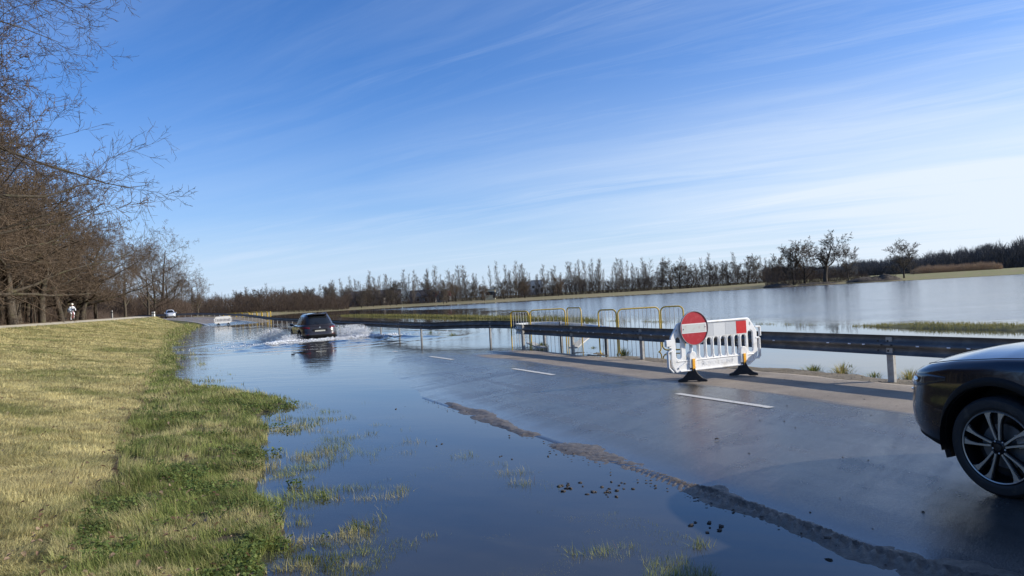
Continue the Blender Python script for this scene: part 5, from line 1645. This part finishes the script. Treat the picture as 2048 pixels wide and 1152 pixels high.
pr = empty('person', (cxp, cyp, zc_), cyh, 'cyclist in white clothes and white helmet with a blue bag, riding the embankment path', 'person')
pts = [(-.22, 0, .95), (-.16, 0, 1.15), (-.02, 0, 1.42), (.03, 0, 1.52), (.07, 0, 1.62), (.09, 0, 1.72),
       (-.2, .10, .93), (.16, .13, .80), (.02, .12, .40), (-.02, .12, .30), (.12, .12, .27),
       (-.2, -.10, .93), (.13, -.13, .72), (-.08, -.12, .30), (-.12, -.12, .19), (.02, -.12, .16),
       (-.02, .19, 1.42), (.12, .27, 1.20), (.32, .24, 1.06), (-.02, -.19, 1.42), (.12, -.27, 1.20), (.32, -.24, 1.06)]
ed = [(0, 1), (1, 2), (2, 3), (3, 4), (4, 5), (0, 6), (6, 7), (7, 8), (8, 9), (9, 10), (0, 11), (11, 12), (12, 13), (13, 14), (14, 15), (2, 16), (16, 17), (17, 18), (2, 19), (19, 20), (20, 21)]
rd_ = [.15, .14, .16, .06, .085, .08, .10, .08, .055, .045, .035, .10, .08, .055, .045, .035, .075, .055, .04, .075, .055, .04]
skin_fig('body', pts, ed, rd_, m_whitecloth, pr)
hd = MB()
hd.lathe([(0, -.12), (.05, -.115), (.075, -.06), (.082, 0), (.07, .07), (0, .11)], 16, Matrix.Translation((.10, 0, 1.67)), False)
hd.box((.185, 0, 1.655), (.03, .025, .04))
hd.build('face', m_skin, pr, smooth=True)
MB().lathe([(.125, -.015), (.135, .02), (.115, .08), (.06, .125), (0, .135)], 20, Matrix.Translation((.07, 0, 1.70)) @ Matrix.Diagonal((1.15, 1, 1, 1)), False).build('helmet', mat('helmet_white', (.80, .78, .70), .4), pr, smooth=True)
bg_ = MB(); bg_.lathe([(0, -.22), (.13, -.19), (.17, -.05), (.16, .12), (.09, .21), (0, .22)], 14, Matrix.Translation((.06, -.26, 1.12)) @ Matrix.Diagonal((.8, 1.2, 1, 1)), False)
bgo = bg_.build('bag', m_bluecloth, None, smooth=True); bgo.location = (0, 0, 0)
bgo.matrix_world = Matrix.Translation((cxp, cyp, zc_)) @ Matrix.Rotation(cyh, 4, 'Z'); tag(bgo, 'pale and dark blue bag slung at the side of the cyclist', 'bag')
MB().tube([(-.05, -.20, 1.44), (.10, -.02, 1.30), (.05, .16, 1.12)], .022, 6).box((.12, .05, 1.20), (.08, .2, .16)).build('dark_vest', m_navycloth, pr, bevel=.02)

# ------------------------------------------------------------------ marker posts on the crest and the path
m_wpost = mat('white_post', (.75, .74, .70), .5)
def marker(px_, d_, h, label, m, w_=.12):
    x, y = pxd(px_, d_); root = empty('marker_post', (x, y, hgt(x, y)), 0, label, 'post')
    MB().prism([(-w_ / 2, -w_ * .35), (w_ / 2, -w_ * .35), (w_ / 2, w_ * .35), (-w_ / 2, w_ * .35)], Matrix.Translation((0, 0, -.2)), h + .2).build('shaft', m, root, bevel=.02)
    MB().box((0, 0, h * .72), (w_ + .006, w_ * .7 + .006, .14)).build('band', m_blk2, root)
m_blk2 = mat('marker_band', (.03, .03, .03), .5)
marker(309, 118, .85, 'short white marker post on the crest of the embankment', m_wpost, .42)
marker(226, 95, 1.0, 'thin grey marker post beside the embankment path', mat('grey_post', (.35, .34, .31), .6), .2)
marker(441, 150, 1.5, 'pale slim post beyond the far white barrier', m_wpost, .16)

# ------------------------------------------------------------------ heaps of brushwood and soil
m_heap = mat('dark_heap', (.035, .028, .022), .9, var=(2, (.10, .075, .05), .45, .7), bump=(3, .12))
def heap(px_, d_, w_, dp, h, label, seed):
    x, y = pxd(px_, d_); z0 = hgt(x, y); n = 34; G = np.linspace(-1, 1, n); A, B_ = np.meshgrid(G, G)
    f = np.clip(1 - (A ** 2 + B_ ** 2), 0, 1) ** .6; nz = fbm(A * 3 + seed, B_ * 2, seed, 4) + .5; nz2 = fbm(A * 9 + seed, B_ * 9, seed + 9, 3)
    Z = f * h * (.35 + 1.2 * nz + nz2 * .5) - .15
    V = np.stack([A.ravel() * w_ / 2, B_.ravel() * dp / 2, Z.ravel()], 1); ii, jj = np.meshgrid(np.arange(n - 1), np.arange(n - 1), indexing='ij')
    F = np.stack([ii * n + jj, ii * n + jj + 1, (ii + 1) * n + jj + 1, (ii + 1) * n + jj], -1).reshape(-1, 4)
    root = empty('brush_heap', (x, y, z0), 0, label, 'heap')
    link('mound', mesh_np('mound', V, F, m_heap, True), root)
    g = np.random.default_rng(seed); mb = MB()
    for _ in range(160):
        a, b2 = g.uniform(-.8, .8, 2); i_, j_ = int((b2 + 1) / 2 * (n - 1)), int((a + 1) / 2 * (n - 1)); p = np.array([a * w_ / 2, b2 * dp / 2, Z[i_, j_]])
        d = g.normal(0, 1, 3); d[2] = abs(d[2]) * .7; d /= np.linalg.norm(d); L = g.uniform(.5, 1.5) * h * .45
        mb.tube([p, p + d * L * .5, p + d * L + [0, 0, -.1]], [.04, .03, .012], 4)
    mb.build('branches', m_dark, root)
heap(1752, 200, 15, 8, 1.6, 'long low dark heap of cut brushwood between two round trees on the far shore', 3)
heap(1560, 205, 9, 5, .8, 'low dark heap at the water edge left of the tall oak group', 5)
heap(1640, 204, 12, 5, .7, 'flat dark heap at the foot of the tall oak', 6)
heap(402, 150, 9, 6, 1.3, 'dark mound of soil beyond the far bend, right of the silver car', 8)
heap(452, 160, 20, 8, 1.3, 'long dark bank of soil behind the small yellow railings', 9)

# ------------------------------------------------------------------ houses half hidden behind the poplars
def house(px_, d_, w_, dp, h, rh, wall, roof, label, rz=0, flat=False, wins=2, dark_gable=False, zlift=0):
    x, y = pxd(px_, d_); z0 = hgt(x, y) + zlift; root = empty('house', (x, y, z0), rz, label, 'house')
    MB().box((0, 0, h / 2 - .3), (w_, dp, h + .6)).build('wall', wall, root)
    if flat: MB().box((0, 0, h + .12), (w_ + .4, dp + .4, .24)).build('roof', roof, root)
    else:
        e = .4; P_ = [(-w_ / 2 - e, -dp / 2 - e, h - .1), (w_ / 2 + e, -dp / 2 - e, h - .1), (w_ / 2 + e, dp / 2 + e, h - .1), (-w_ / 2 - e, dp / 2 + e, h - .1), (-w_ / 2 - e, 0, h + rh), (w_ / 2 + e, 0, h + rh)]
        ro = MB().add(P_, [(0, 1, 5, 4), (2, 3, 4, 5), (0, 4, 3), (1, 2, 5), (0, 3, 2, 1)]).build('roof', roof, root)
        MB().box((w_ * .22, .6, h + rh * .8), (.7, .7, rh)).build('chimney', m_chim, ro)
        MB().prism([(-1.5, 0), (1.5, 0), (0, 1.9)], Matrix.Translation((-w_ * .15, -dp / 2 - .45, h)) @ Matrix.Rotation(R(90), 4, 'X'), .3).build('gable', wall, root)
    for i in range(wins):
        xx = -w_ / 2 + w_ * (i + 1) / (wins + 1)
        fr_ = MB().box((xx, -dp / 2 - .03, h * .55), (1.3, .1, 1.4)).build('window', m_wfr, root)
        MB().box((xx, -dp / 2 - .09, h * .55), (1.1, .04, 1.2)).build('pane', m_pane, fr_)
    MB().box((w_ * .40, -dp / 2 - .03, 1.0), (1.0, .1, 2.1)).build('door', m_door, root)
    return root
m_chim = mat('chimney_brick', (.22, .10, .07), .8); m_wfr = mat('window_frame', (.6, .6, .58), .5); m_pane = mat('house_glass', (.03, .035, .04), .1); m_door = mat('house_door', (.12, .08, .05), .6)
m_rdark = mat('dark_roof', (.045, .038, .036), .8); m_rred = mat('red_roof', (.13, .045, .035), .8)
m_wgrey = mat('grey_render', (.26, .24, .22), .85); m_cream = mat('cream_render', (.60, .53, .36), .8); m_wwhite = mat('white_render', (.45, .46, .46), .8)
house(735, 285, 15, 9, 3.0, 2.8, m_wgrey, m_rdark, 'long dark roofed house behind the left poplars', 0)
house(778, 290, 10, 8, 3.0, 2.8, m_wgrey, m_rdark, 'smaller dark roofed house right of the long one behind the left poplars', R(12))
house(610, 300, 13, 9, 2.6, 2.6, m_wgrey, m_rdark, 'dark roofed barn above the wading car behind the scrub', R(-10))
house(850, 284, 9, 8, 2.4, 2.6, m_wgrey, m_rdark, 'dark roofed house with a small white gable behind the poplars', 0)
house(890, 282, 5, 5, 2.2, 2.0, m_wwhite, m_rred, 'small white house with a red roof behind the poplars', 0)
house(984, 266, 3.6, 5, 3.0, 0, m_cream, m_wwhite, 'pale yellow flat roofed house between the poplars', 0, True, 3, zlift=.6)
house(1060, 330, 9, 7, 5.2, 0, m_wwhite, m_wwhite, 'white flat roofed building left of the dark wood', 0, True, 3, zlift=1.2)
house(1078, 345, 5, 7, 5.6, 0, m_wwhite, m_wwhite, 'narrow white building right of the wider white one', 0, True, 2, zlift=1.6)
